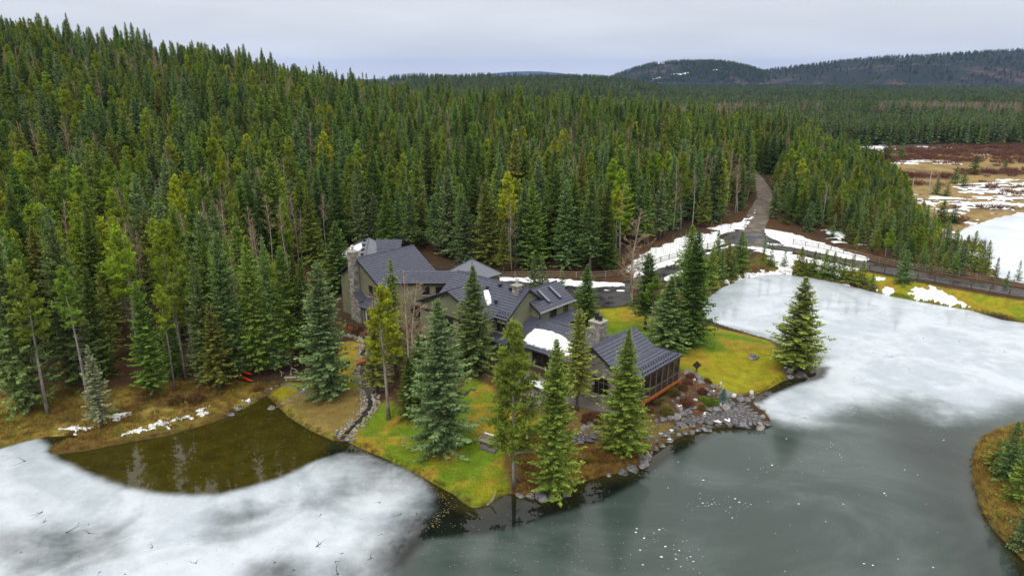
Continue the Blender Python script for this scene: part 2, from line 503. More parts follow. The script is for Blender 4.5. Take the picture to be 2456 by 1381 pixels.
# the terrace bed is dug level
TERPX = [(430, 865), (520, 810), (620, 770), (780, 745), (900, 715), (1050, 700), (1180, 650), (1240, 600), (1330, 585), (1420, 650), (1530, 725), (1600, 790), (1590, 850), (1480, 865), (1300, 840), (1130, 835), (1000, 840), (880, 850), (760, 830), (600, 865), (480, 900)]
TER = wp([(1540 + a / 5.525, 860 + b / 5.525) for a, b in TERPX], .55)
m = (np.abs(XX - 25) < 25) & (YY > 50) & (YY < 85)
k = sstep(-.7, .1, sdf(TER, XX[m], YY[m]))
GZ[m] = GZ[m] * (1 - k) + np.minimum(GZ[m], .30) * k

def T(x, y):
    """height of the built ground sheet at (x, y)"""
    x = np.asarray(x, float); y = np.asarray(y, float)
    i = np.clip(np.searchsorted(GX, x) - 1, 0, len(GX) - 2); j = np.clip(np.searchsorted(GY, y) - 1, 0, len(GY) - 2)
    fx = (x - GX[i]) / (GX[i + 1] - GX[i]); fy = (y - GY[j]) / (GY[j + 1] - GY[j])
    return (GZ[j, i] * (1 - fx) + GZ[j, i + 1] * fx) * (1 - fy) + (GZ[j + 1, i] * (1 - fx) + GZ[j + 1, i + 1] * fx) * fy

def G(px, py):
    """point of the ground under photo pixel"""
    z = 1.5
    for _ in range(40):
        p = at(px, py, z)
        z = z * .6 + .4 * float(T(p[0], p[1]))
    p = at(px, py, z)
    return np.array([p[0], p[1], float(T(p[0], p[1]))])

def gp(pts): return [tuple(G(*p)[:2]) for p in pts]

# ground colour by zone
LAWN = [gp([(835, 1060), (880, 985), (930, 960), (990, 1000), (1080, 985), (1120, 900), (1180, 930), (1200, 980), (1300, 1000), (1200, 1090), (1222, 1180), (1165, 1214), (1135, 1220), (1090, 1186), (1000, 1137), (930, 1102), (870, 1077)]),
        gp([(1430, 742), (1510, 735), (1640, 800), (1700, 780), (1800, 806), (1850, 820), (1880, 880), (1882, 912), (1850, 930), (1812, 946), (1760, 950), (1700, 912), (1640, 890), (1560, 820), (1450, 800)]),
        gp([(2000, 640), (2140, 665), (2260, 690), (2456, 722), (2560, 740), (2560, 790), (2456, 774), (2330, 744), (2150, 713), (2000, 678)]),
        gp([(650, 945), (690, 915), (740, 925), (830, 820), (870, 820), (860, 900), (870, 960), (840, 1010), (800, 1054), (740, 1030), (690, 998)])]
BANK = gp([(-200, 960), (0, 940), (300, 930), (560, 915), (660, 920), (650, 945), (600, 972), (480, 1022), (300, 1062), (125, 1092), (0, 1078), (-200, 1100)])
DRYPT = gp([(1222, 1100), (1300, 1060), (1440, 1075), (1560, 1075), (1600, 1055), (1540, 1112), (1440, 1142), (1370, 1168), (1300, 1195), (1222, 1180)])
GARDEN = gp([(1130, 890), (1260, 960), (1330, 1010), (1440, 1070), (1560, 1060), (1720, 1000), (1760, 950), (1640, 880), (1545, 965), (1420, 955), (1270, 900), (1180, 840)])
DRYLAWN = gp([(735, 930), (870, 930), (880, 985), (830, 1050), (740, 1030), (660, 965)])
MEADOW = gp([(1960, 360), (2150, 352), (2700, 345), (2900, 640), (2456, 640), (2380, 660), (2250, 600), (2160, 470), (2100, 420)])
POND_BANK = gp([(1680, 720), (1690, 670), (1760, 640), (1830, 610), (1900, 620), (2000, 645), (2100, 670), (2100, 700), (1940, 668), (1830, 660), (1730, 692)])
ISLE = gp([(2330, 1110), (2360, 1046), (2456, 1010), (2900, 960), (2900, 1500), (2540, 1430), (2410, 1300), (2350, 1210)])

def ground_color():
    x, y = XX, YY
    n1 = fbm(x / 9., y / 9., 21); n2 = fbm(x / 3., y / 3., 22); n3 = fbm(x / 30., y / 30., 23)
    C = np.zeros(x.shape + (3,))
    def lay(c, w):
        nonlocal C
        C = C * (1 - w[..., None]) + np.array(c) * w[..., None]
    lay((.055, .038, .022), np.ones(x.shape))
    lay((.085, .046, .022), sstep(.4, .65, n1))
    near = (y < 330) & (y > 30)
    def zone(poly, w, s=0.):
        r = np.zeros(x.shape); P = np.array(poly)
        mm = near & (x > P[:, 0].min() - 15) & (x < P[:, 0].max() + 15) & (y > P[:, 1].min() - 15) & (y < P[:, 1].max() + 15)
        r[mm] = sstep(-w / 2, w / 2, sdf(poly, x[mm], y[mm]) + s * (n2[mm] - .5) * 2 * w)
        return r
    w = zone(BANK, 2.5, .5)
    lay((.22, .165, .030), w); lay((.125, .07, .022), w * sstep(.52, .64, n1)); lay((.28, .22, .05), w * sstep(.55, .7, n2))
    w = zone(DRYPT, 1.5, .4)
    lay((.22, .13, .028), w); lay((.12, .055, .018), w * sstep(.5, .62, n1))
    w = zone(GARDEN, 1.5, .4)
    lay((.088, .056, .032), w); lay((.14, .065, .03), w * sstep(.52, .62, n2)); lay((.17, .14, .04), w * sstep(.55, .66, n1) * .8)
    for i, L in enumerate(LAWN):
        w = zone(L, .7, .3)
        lay((.250, .232, .014), w); lay((.125, .195, .012), w * sstep(.45, .64, n1)); lay((.29, .20, .025), w * sstep(.50, .66, n2) * .85)
    w = zone(DRYLAWN, 2, .4); lay((.21, .155, .045), w)
    w = zone(POND_BANK, 1.6, .4)
    lay((.115, .105, .022), w); lay((.10, .055, .025), w * sstep(.5, .65, n2))
    w = zone(ISLE, .6); lay((.24, .18, .05), w); lay((.16, .10, .03), w * sstep(.5, .65, n2))
    w = zone(MEADOW, 6, .3)
    mb = fbm(x / 26., y / 9., 31)
    lay((.30, .215, .085), w); lay((.135, .07, .042), w * sstep(.53, .60, mb)); lay((.15, .10, .05), w * sstep(.5, .7, n2) * .6)
    # beyond the first wood
    w = sstep(330, 450, y)
    lay((.048, .052, .028), w); lay((.15, .115, .085), w * sstep(.52, .66, fbm(x / 120., y / 60., 33)))
    # under water: silt
    d = GZ < -.02
    lay((.055, .045, .018), d.astype(float))
    return C
GC = ground_color()
nx_, ny_ = len(GX), len(GY)
I = np.arange(nx_ * ny_).reshape(ny_, nx_)
FQ = np.stack([I[:-1, :-1], I[:-1, 1:], I[1:, 1:], I[1:, :-1]], -1).reshape(-1, 4)
t = NT('ground'); co = t.coord('Position')
c = t.attr('zone', 'Color')
f = t.math('MULTIPLY', t.rng(t.noise(co, .9, 6, .65), .3, .7, .72, 1.28), t.rng(t.noise(co, 7, 4, .7), .3, .7, .62, 1.38))
hs = t.new('ShaderNodeHueSaturation'); t.inp(hs.inputs['Color'], t.scale(c, f)); t.inp(hs.inputs['Hue'], t.rng(t.noise(co, .35, 4), .3, .7, .485, .515))
t.principled(hs.outputs[0], .95, .1, t.bump(t.noise(co, 4, 6, .7), .8, .15))
M['ground'] = t.m
ground = link('ground', fast_mesh('ground', np.stack([XX, YY, GZ], -1), FQ, M['ground'], True,
              colattr={'zone': ('POINT', np.concatenate([GC, np.ones(GC.shape[:2] + (1,))], -1).reshape(-1, 4))}))
tag(ground, 'brown and grassy ground running from the banks to the horizon', 'ground', kind='structure')
# ------------------------------------------------------------------ water and ice
wx = axis(-58, 106, .5, 1.08, -150, 190); wy = axis(36, 130, .5, 1.2, -20, 134)
WX, WY = np.meshgrid(wx, wy)
wd_ = sdf(WATER, WX, WY)
def zsoft(pts, a, b): return sstep(a, b, sdf(wp(pts), WX, WY))
ICE_L = [(-700, 1080), (0, 1050), (60, 1040), (112, 1068), (122, 1098), (190, 1132), (260, 1160), (330, 1181), (420, 1191), (520, 1189), (620, 1166), (690, 1142), (750, 1112), (815, 1092), (880, 1098),
         (950, 1122), (1010, 1158), (1045, 1190), (1056, 1215), (1046, 1240), (1020, 1270), (985, 1310), (950, 1350), (920, 1400), (800, 1700), (-900, 1700)]
ICE_R = [(1690, 640), (1900, 640), (2460, 760), (3000, 800), (3000, 930), (2456, 948), (2360, 985), (2300, 1003), (2240, 1006), (2150, 985), (2060, 985), (1960, 1008), (1880, 1006), (1835, 985), (1815, 962), (1830, 945), (1880, 925), (1965, 905), (1975, 850), (1850, 810), (1660, 760)]
LENS = [(1990, 1000), (2060, 965), (2150, 950), (2230, 952), (2285, 975), (2290, 1010), (2200, 1015), (2080, 1010)]
OPEN_F = [(1020, 1292), (1090, 1288), (1150, 1284), (1230, 1268), (1310, 1240), (1380, 1222), (1445, 1200), (1500, 1172), (1550, 1140), (1600, 1095), (1660, 1055), (1720, 1036), (1800, 1032), (1845, 1026), (1845, 960), (1500, 1000), (1100, 1150), (1062, 1190), (1052, 1240)]
OPEN_N = [(800, 1040), (850, 1050), (930, 1095), (1000, 1130), (1080, 1180), (1140, 1215), (1090, 1250), (1048, 1245), (1060, 1200), (1010, 1155), (950, 1120), (880, 1096), (815, 1090), (760, 1108), (770, 1060)]
OPEN_P = [(1790, 960), (1812, 944), (1850, 928), (1890, 905), (1948, 890), (1965, 880), (1990, 880), (1975, 905), (1900, 925), (1850, 945), (1825, 965)]
SHALLOW = [(120, 1085), (200, 1078), (300, 1060), (480, 1018), (640, 940), (700, 1000), (800, 1055), (760, 1110), (690, 1145), (620, 1170), (500, 1195), (380, 1192), (260, 1165), (180, 1130)]
dsh = wd_
dL = sdf(wp(ICE_L), WX, WY)
soft = zsoft([(840, 1240), (960, 1195), (1120, 1180), (1120, 1420), (760, 1420)], -5, 4)
ice = np.maximum(sstep(-1.3, .8, dL) * (1 - soft) + sstep(-2.5, 7.5, dL) * soft, zsoft(ICE_R, -4.5, 3.0))
# soft lower right edge of the left sheet
ice = np.minimum(ice, 1 - .62 * zsoft([(800, 1085), (1000, 1130), (1075, 1200), (1040, 1260), (940, 1330), (860, 1400), (1200, 1400), (1150, 1180), (900, 1060)], -8, 2.0))
ice *= 1 - .62 * zsoft(LENS, -3.5, 2.5)
ice *= 1 - .55 * zsoft([(560, 1400), (600, 1345), (680, 1330), (720, 1350), (700, 1400)], -2.5, 1.5)
ice *= 1 - .45 * zsoft([(470, 1290), (500, 1225), (600, 1195), (680, 1215), (620, 1270), (560, 1310)], -2.5, 2.5)
ice *= 1 - .4 * zsoft([(690, 1200), (800, 1165), (900, 1150), (930, 1175), (820, 1215), (720, 1235)], -2.5, 2.5)
ice *= 1 - .5 * zsoft([(-50, 1290), (60, 1255), (210, 1260), (330, 1240), (300, 1330), (180, 1370), (0, 1390)], -2.5, 2.0)
ice = np.where(ice > 0, ice, 0)
thin = np.maximum(zsoft([(900, 1420), (1030, 1290), (1300, 1240), (1445, 1202), (1540, 1150), (1620, 1090), (1720, 1038), (1850, 1024), (1850, 960), (2000, 900), (2600, 780), (3200, 900), (2500, 1010), (2370, 1040), (2325, 1110), (2340, 1230), (2420, 1330), (2540, 1700), (700, 1800)], -.5, .5), 0)
thin *= 1 - .55 * zsoft([(2150, 1020), (2330, 1040), (2320, 1110), (2330, 1220), (2400, 1320), (2400, 1400), (2330, 1400), (2240, 1200), (2150, 1080)], -5, 2)
opn = np.maximum(np.maximum(zsoft(OPEN_F, -.3, .5) , zsoft(OPEN_N, -1.2, 1.0) * .85), zsoft(OPEN_P, -.6, .6))
opn *= 1 - .55 * zsoft([(1500, 1172), (1600, 1060), (1720, 1036), (1840, 1030), (1840, 1060), (1680, 1080), (1560, 1180)], -1.5, 1.5)
thin *= 1 - opn
ice *= 1 - zsoft(OPEN_P, -.8, .8)
ice = np.minimum(ice, sstep(.0, 1.2, wd_ + .6) )
shal = np.maximum(zsoft(SHALLOW, -1, 1), .55 * (1 - sstep(0, 2.2, wd_)))
J = np.arange(WX.size).reshape(WX.shape)
keep = (wd_ > -2.2)
kq = keep[:-1, :-1] | keep[:-1, 1:] | keep[1:, 1:] | keep[1:, :-1]
WF = np.stack([J[:-1, :-1][kq], J[:-1, 1:][kq], J[1:, 1:][kq], J[1:, :-1][kq]], -1)

t = NT('pond_surface'); co = t.coord('Position')
ai, ath, ash = t.attr('ice'), t.attr('thin'), t.attr('shallow')
w1 = t.new('ShaderNodeTexNoise'); t.l.new(co, w1.inputs['Vector']); w1.inputs['Scale'].default_value = .09; w1.inputs['Detail'].default_value = 4; w1.inputs['Distortion'].default_value = 1.6
n1 = w1.outputs['Fac']; n2 = t.noise(co, .55, 6, .65); n3 = t.noise(co, 5., 5, .6)
sw = t.new('ShaderNodeTexNoise'); t.l.new(co, sw.inputs['Vector']); sw.inputs['Scale'].default_value = .05; sw.inputs['Detail'].default_value = 6; sw.inputs['Roughness'].default_value = .62; sw.inputs['Distortion'].default_value = 2.2
fi = t.math('ADD', ai, t.math('MULTIPLY', t.math('ADD', t.math('MULTIPLY', t.math('SUBTRACT', n2, .5), .55), t.math('MULTIPLY', t.math('SUBTRACT', n1, .5), 1.0)), .5))
fi = t.rng(fi, .12, .95, 0, 1, True)
fi = t.math('MULTIPLY', fi, t.rng(ai, 0, .12, 0, 1))
deep = t.mix(ash, (.007, .010, .007), (.040, .033, .004))
deep = t.scale(deep, t.rng(n2, .3, .7, .7, 1.35))
thc = t.mix(t.rng(sw.outputs['Fac'], .40, .74, 0, 1, True), (.044, .062, .054), (.092, .118, .110))
thc = t.scale(thc, t.rng(n3, .3, .7, .93, 1.07))
c = t.mix(ath, deep, thc)
wh = t.mix(t.rng(t.math('ADD', n1, t.math('MULTIPLY', t.math('SUBTRACT', n2, .5), .22)), .36, .62, 0, 1, True), (.41, .465, .505), (.545, .59, .635))
wh = t.scale(wh, t.rng(n2, .3, .7, .92, 1.06))
wh = t.scale(wh, t.rng(t.noise(co, 3.2, 7, .75), .3, .7, .95, 1.05))
fl = t.noise(co, .22, 8, .6, (1, 2.6, 1))
wh = t.mix(t.rng(t.math('ABSOLUTE', t.math('SUBTRACT', fl, .5)), 0, .012, .30, 0), wh, (.40, .46, .50))
c = t.mix(fi, c, wh)
rough = t.math('ADD', t.math('MULTIPLY', ath, .13), t.math('MULTIPLY', fi, .07))
rough = t.math('ADD', rough, .015)
t.principled(c, rough, .5, t.bump(t.noise(co, 2.5, 3), .012, .05), IOR=1.36)
M['pond'] = t.m
icef = ice
fc = icef.ravel()[WF].mean(1) > .5
def pond_part(name, sel, label, kindcat):
    F_ = WF[sel]; u, inv = np.unique(F_, return_inverse=True)
    me = fast_mesh(name, np.stack([WX.ravel()[u], WY.ravel()[u], np.zeros(len(u))], -1), inv.reshape(-1, 4), M['pond'], True,
                   {'ice': ('POINT', ice.ravel()[u]), 'thin': ('POINT', thin.ravel()[u]), 'shallow': ('POINT', shal.ravel()[u])})
    return tag(link(name, me), label, kindcat, kind='structure')
pond_part('water', ~fc, 'dark open water and thin grey green ice around the lawn point', 'pond')
pond_part('ice', fc, 'white frosted ice sheets lying on both ends of the pond', 'ice')
# far pond
pc_ = np.mean(POND2, 0)
mb = MB(); mb.poly([(*(pc_ + (np.array(p) - pc_) * 1.05), 1.05) for p in POND2])
t = NT('far_ice'); co = t.coord('Position')
t.principled(t.mix(t.rng(t.noise(co, .07, 5), .35, .6, 0, 1), (.5, .56, .62), (.68, .73, .78)), .25, .4); M['far_ice'] = t.m
tag(mb.build('ice', M['far_ice']), 'frozen pale far pond in the snowy meadow at the right', 'ice', kind='structure')

# cracks radiating from melt holes in the ice
mb = MB(); rc = random.Random(11)
t = NT('ice_hole'); t.principled((.03, .04, .042), .2, .4); M['hole'] = t.m
holes = [(430, 1147, 1.2), (100, 1228, 1.3), (105, 1251, 1.2), (160, 1276, 1.6), (215, 1278, 1.2), (50, 1324, 1), (365, 1312, .9), (760, 1309, 1.6), (1000, 1232, .9), (960, 1233, 1), (770, 1233, 1), (910, 1205, 1), (715, 1163, .8),
         (890, 1338, 1.2), (805, 1346, .9), (810, 1376, 2), (705, 1366, 1.2), (660, 1348, 1), (470, 1349, 1), (240, 1370, .8), (300, 1376, .8), (1010, 1255, .7), (915, 1280, .7), (980, 1276, .8), (820, 1326, .7), (60, 1105, 2.0),
         (2215, 811, 1.6), (2300, 818, 1.5), (2140, 856, 1.6), (2265, 820, .7), (1812, 985, .9), (1930, 1001, .9), (2050, 905, .9), (2180, 885, 1), (2095, 846, .8), (2410, 844, .8), (2150, 776, .7), (2385, 838, .6)]
for k in range(45):
    holes.append((rc.uniform(0, 1000), rc.uniform(1215, 1375), rc.uniform(.15, .35)))
for px, py, s_ in holes:
    p = at(px, py, 0.006)
    r_ = .085 * s_ ** .5
    mb.poly([(p[0] + r_ * rc.uniform(.6, 1.2) * math.cos(a), p[1] + r_ * rc.uniform(.6, 1.2) * math.sin(a), .006) for a in np.linspace(0, 6.28, 8)[:-1]])
    if s_ < .4: continue
    for b in range(rc.randint(1, 4)):
        a = rc.uniform(0, 6.28); q = np.array(p[:2]); L = rc.choice((.25, .35, .5, .8, 1.2)) * s_; w0 = .026 * s_ ** .5
        for seg in range(4):
            a2 = a + rc.uniform(-.7, .7); q2 = q + L / 4 * np.array((math.cos(a2), math.sin(a2))); nn = np.array((-math.sin(a2), math.cos(a2)))
            w1_ = w0 * (1 - (seg + 1) / 4.4)
            mb.poly([(*(q + nn * w0), .005 + .0006 * b), (*(q2 + nn * w1_), .005 + .0006 * b), (*(q2 - nn * w1_), .005 + .0006 * b), (*(q - nn * w0), .005 + .0006 * b)])
            q, a, w0 = q2, a2, w1_
tag(mb.build('ice_cracks', M['hole']), 'dark melt holes with spidery cracks in the white ice', 'ice cracks', kind='stuff')
# frost flecks and floating leaves
mb = MB()
for k in range(230):
    if k % 3: cl_ = rc.choice(((1700, 1200), (1660, 1150), (1590, 1290), (1990, 1075), (1840, 1120), (1640, 1330), (1760, 1220), (2050, 985))); px, py = rc.gauss(cl_[0], 38), rc.gauss(cl_[1], 16)
    else: px, py = rc.uniform(1450, 2320), rc.uniform(905, 1375)
    if not (1250 < px < 2330 and 900 < py < 1381): continue
    p = at(px, py, .006); r_ = rc.choice((.018, .02, .025, .03, .04, .07)) * rc.uniform(.7, 1.2)
    if float(sdf(WATER, np.array([p[0]]), np.array([p[1]]))[0]) < .8: continue
    mb.poly([(p[0] + 1.4 * r_ * rc.uniform(.6, 1.2) * math.cos(a), p[1] + r_ * rc.uniform(.6, 1.2) * math.sin(a), .006) for a in np.linspace(0, 6.28, 7)[:-1]])
tag(mb.build('frost_flecks', M['snow']), 'white frost flecks scattered on the thin grey ice', 'frost flecks', kind='stuff')
mb = MB(); M['dead_leaf'] = simple_mat('dead_leaf', (.38, .26, .10), .8, .2, .4, 20)
for k in range(620):
    u = rc.random()
    if u < .45: px, py = rc.uniform(300, 820), rc.uniform(985, 1190)
    elif u < .75:
        s_ = rc.random(); q = [(840, 1080), (960, 1120), (1050, 1180), (1085, 1210), (1050, 1240), (1040, 1265)]
        i = min(int(s_ * 5), 4); f = s_ * 5 - i; px = q[i][0] * (1 - f) + q[i + 1][0] * f + rc.gauss(0, 7); py = q[i][1] * (1 - f) + q[i + 1][1] * f + rc.gauss(0, 5)
    else: px, py = rc.uniform(1000, 1500), rc.uniform(1230, 1375)
    p = at(px, py, .006)
    if float(sdf(WATER, np.array([p[0]]), np.array([p[1]]))[0]) < .2: continue
    r_ = rc.uniform(.02, .045); a0 = rc.uniform(0, 6)
    mb.poly([(p[0] + r_ * math.cos(a0 + a) * 1.3, p[1] + r_ * math.sin(a0 + a), .007) for a in (0, 1.6, 3.1, 4.7)])
tag(mb.build('floating_leaves', M['dead_leaf']), 'tan leaves floating on the open water near the lawn', 'leaves', kind='stuff')

# ------------------------------------------------------------------ roads
def ribbon(name, line, w0, w1, mat, lift, label, cat, jag=.0):
    L = np.array(line); V = []; n = len(L); NC = 9
    for i in range(n):
        d = L[min(i + 1, n - 1)] - L[max(i - 1, 0)]; d = d / np.linalg.norm(d); nn = np.array((-d[1], d[0]))
        w = w0 + (w1 - w0) * i / (n - 1)
        for j in range(NC):
            u = (j / (NC - 1) - .5) * 2
            e = w * u * (1 + jag * (float(fbm(i * .35, 3 + (u > 0) * 9., 77)) - .5) * 2 * abs(u))
            q = L[i] + nn * e
            edge = .16 if j in (0, NC - 1) else 0
            V.append((q[0], q[1], float(T(q[0], q[1])) + lift - edge))
    F_ = [(i * NC + j, i * NC + j + 1, (i + 1) * NC + j + 1, (i + 1) * NC + j) for i in range(n - 1) for j in range(NC - 1)]
    o = link(name, fast_mesh(name, V, F_, mat, True))
    return tag(o, label, cat, kind='structure')
t = NT('wet_asphalt'); co = t.coord('Position')
n1 = t.noise(co, .22, 5, .6, (1, 1, 1)); n2 = t.noise(co, 3, 5, .7)
c = t.mix(t.rng(n1, .42, .62, 0, 1), (.022, .020, .021), (.060, .056, .055))
t.principled(t.scale(c, t.rng(n2, .3, .7, .7, 1.3)), t.rng(n1, .42, .62, .22, .75), .45, t.bump(n2, .25, .02)); M['asphalt'] = t.m
t = NT('gravel_road'); co = t.coord('Position')
n1 = t.noise(co, .5, 5, .6); n2 = t.noise(co, 5, 5, .75)
c = t.mix(t.rng(n1, .38, .62, 0, 1), (.10, .084, .068), (.20, .17, .135))
t.principled(t.scale(c, t.rng(n2, .3, .7, .65, 1.35)), .9, .15, t.bump(n2, .6, .05)); M['gravel'] = t.m
ribbon('road', ROAD_R, 2.7, 2.7, M['asphalt'], .10, 'wet black asphalt road running right between two rail fences', 'road', .1)
ribbon('road', ROAD_L, 2.3, 2.5, M['asphalt'], .104, 'dark asphalt driveway curving left toward the house yard', 'road', .1)
ribbon('gravel_road', ROAD_G, 3.4, 1.5, M['gravel'], .14, 'grey gravel road climbing from the junction into the forest', 'road', .3)
yl = smooth_line(YARD + [YARD[0]], 3)[:-1]
mb = MB(); cx_, cy_ = np.mean(YARD, 0)
for i in range(len(yl)):
    mb.poly([(yl[i - 1][0], yl[i - 1][1], 2.03), (yl[i][0], yl[i][1], 2.03), (cx_, cy_, 2.085)])
tag(mb.build('driveway_yard', M['asphalt']), 'dark wet asphalt yard behind the house', 'driveway', kind='structure')
mb = MB()
jx = np.mean(wp([(1800, 577)], 2.4), 0)
mb.poly([(jx[0] + 6.5 * math.cos(a) * (1 + .12 * math.sin(3 * a)), jx[1] + 8.5 * math.sin(a), float(T(jx[0] + 6.5 * math.cos(a), jx[1] + 8.5 * math.sin(a))) + .125) for a in np.linspace(0, 6.283, 25)[:-1]])
tag(mb.build('road_junction', M['asphalt']), 'dark asphalt patch where the gravel road meets the paved roads', 'road', kind='structure')

# ------------------------------------------------------------------ snow
def snow_field(name, polys, cell, label, amp=1.0, w=1.2, ns=1.6, seed=1, lift=.03, thick=.16, zf=None, thr=0.0, stretch=1.0):
    V = []; F_ = []; base = 0
    zf = zf or T
    for poly in polys:
        P = np.array(poly); lo = P.min(0) - w; hi = P.max(0) + w
        gx = np.arange(lo[0], hi[0] + cell, cell); gy = np.arange(lo[1], hi[1] + cell, cell)
        X_, Y_ = np.meshgrid(gx, gy)
        v = np.clip(sdf(poly, X_, Y_) / w, -2, 1.2) + amp * 2.2 * (fbm(X_ / ns / stretch, Y_ / ns, seed, 4) - .5) - thr
        z = zf(X_, Y_) + np.clip(v * .22, -.12, thick) + lift * np.clip(v * 3, -1, 1) + .04 * (fbm(X_ / .9, Y_ / .9, seed + 5) - .5) * (v > 0)
        ok = v > -.35
        kq_ = (ok[:-1, :-1] & ok[:-1, 1:] & ok[1:, 1:] & ok[1:, :-1]) & ((v[:-1, :-1] > 0) | (v[:-1, 1:] > 0) | (v[1:, 1:] > 0) | (v[1:, :-1] > 0))
        K_ = np.arange(X_.size).reshape(X_.shape)
        f_ = np.stack([K_[:-1, :-1][kq_], K_[:-1, 1:][kq_], K_[1:, 1:][kq_], K_[1:, :-1][kq_]], -1)
        if not len(f_): continue
        u, inv = np.unique(f_, return_inverse=True)
        V.append(np.stack([X_.ravel()[u], Y_.ravel()[u], z.ravel()[u]], -1)); F_.append(inv.reshape(-1, 4) + base); base += len(u)
    o = link(name, fast_mesh(name, np.concatenate(V), np.concatenate(F_), M['snow'], True))
    return tag(o, label, 'snow', kind='stuff')
snow_field('snow', [gp([(215, 1006), (270, 990), (330, 983), (330, 996), (280, 1008)]), gp([(120, 1038), (170, 1020), (195, 1016), (195, 1030), (150, 1042)]), gp([(203, 1026), (222, 1022), (222, 1032), (205, 1034)]),
    gp([(290, 1042), (335, 1022), (360, 1012), (470, 992), (500, 985), (515, 992), (470, 1005), (380, 1020), (330, 1040)]), gp([(462, 985), (500, 973), (500, 984), (465, 992)]), gp([(560, 975), (605, 955), (598, 964), (566, 984)]), gp([(340, 1030), (420, 1014), (420, 1022), (345, 1038)]), gp([(52, 1015), (64, 1012), (66, 1018), (54, 1020)])], .16,
    'patches of melting snow on the grassy left bank', 2.1, .6, .5, 3, thick=.07, thr=.42)
snow_field('snow', [gp([(1500, 640), (1560, 600), (1640, 568), (1760, 548), (1775, 575), (1700, 600), (1640, 625), (1580, 650), (1520, 668)]), gp([(1770, 553), (1790, 530), (1818, 490), (1822, 496), (1808, 525), (1790, 556)]), gp([(1700, 548), (1770, 535), (1790, 520), (1790, 545), (1740, 562)])], .35,
    'bright snow slope beside the gravel road and driveway', .9, 1.4, 1.6, 5)
snow_field('snow', [gp([(1195, 662), (1300, 668), (1420, 676), (1500, 678), (1500, 688), (1420, 690), (1300, 680), (1200, 672)]), gp([(1380, 694), (1500, 696), (1500, 700), (1390, 700)]), gp([(1590, 668), (1650, 640), (1660, 646), (1600, 676)])], .25,
    'snow strip ploughed along the fence behind the house', 1.1, .7, 1.0, 7)
snow_field('snow', [gp([(1828, 548), (1900, 560), (2000, 592), (2090, 622), (2080, 630), (1990, 614), (1900, 592), (1840, 572)]), gp([(1800, 592), (1850, 600), (1960, 622), (2060, 645), (2050, 650), (1940, 630), (1810, 603)]), gp([(1850, 575), (1960, 596), (2000, 606), (1990, 610), (1900, 596)])], .3,
    'snow along both edges of the fenced road at the junction', 1.0, .8, 1.2, 9)
snow_field('snow', [gp([(1740, 676), (1790, 655), (1830, 650), (1870, 655), (1800, 668), (1750, 682)]), gp([(1862, 655), (1862, 625), (1905, 622), (1898, 655)]), gp([(1955, 640), (2015, 655), (2010, 662), (1960, 652)]), gp([(1840, 618), (1900, 612), (1900, 626), (1850, 632)])], .22,
    'snow patches on the pond bank below the young spruces', 1.2, .7, .8, 11)
snow_field('snow', [gp([(2105, 695), (2130, 690), (2170, 705), (2200, 690), (2250, 690), (2290, 715), (2330, 736), (2300, 737), (2200, 716), (2130, 706)]), gp([(1985, 672), (2060, 690), (2080, 694), (2075, 697), (2000, 680)]), gp([(2105, 665), (2125, 668), (2120, 674), (2104, 671)])], .22,
    'melting snow on the grassy bank between pond and road', 1.5, .7, .8, 13, thr=.1)
snow_field('snow', [gp([(2185, 470), (2240, 465), (2320, 475), (2350, 500), (2300, 530), (2210, 500)]), gp([(2220, 555), (2300, 552), (2400, 575), (2360, 590), (2290, 590), (2230, 580)]), gp([(2320, 600), (2420, 590), (2420, 660), (2360, 650), (2330, 620)]), gp([(2110, 390), (2200, 382), (2320, 390), (2310, 397), (2180, 396)]), gp([(2030, 352), (2140, 348), (2140, 362), (2050, 366)]), gp([(2210, 352), (2260, 352), (2255, 364), (2215, 362)]), gp([(2340, 367), (2370, 366), (2372, 374), (2342, 374)]), gp([(2300, 440), (2456, 430), (2600, 480), (2400, 520), (2320, 480)]), gp([(1960, 545), (2040, 560), (2070, 600), (2000, 590)])], .8,
    'patchy snow over the tan marsh meadow at the right', 3.6, 3., 2.0, 15, thr=.85, stretch=2.2)

snow_field('snow', [gp([(1770, 592), (1830, 596), (1900, 606), (1900, 609), (1830, 600), (1772, 596)]), gp([(1840, 584), (1900, 590), (1960, 600), (1960, 603), (1900, 594), (1840, 587)]), gp([(1760, 586), (1720, 598), (1680, 615), (1680, 618), (1720, 602), (1764, 590)]), gp([(1700, 592), (1660, 612), (1620, 635), (1620, 639), (1662, 617), (1704, 596)])], .2,
    'thin streaks of slush left between the wheel tracks', 1.3, .5, .9, 17, lift=.14, thick=.05, stretch=1.6)
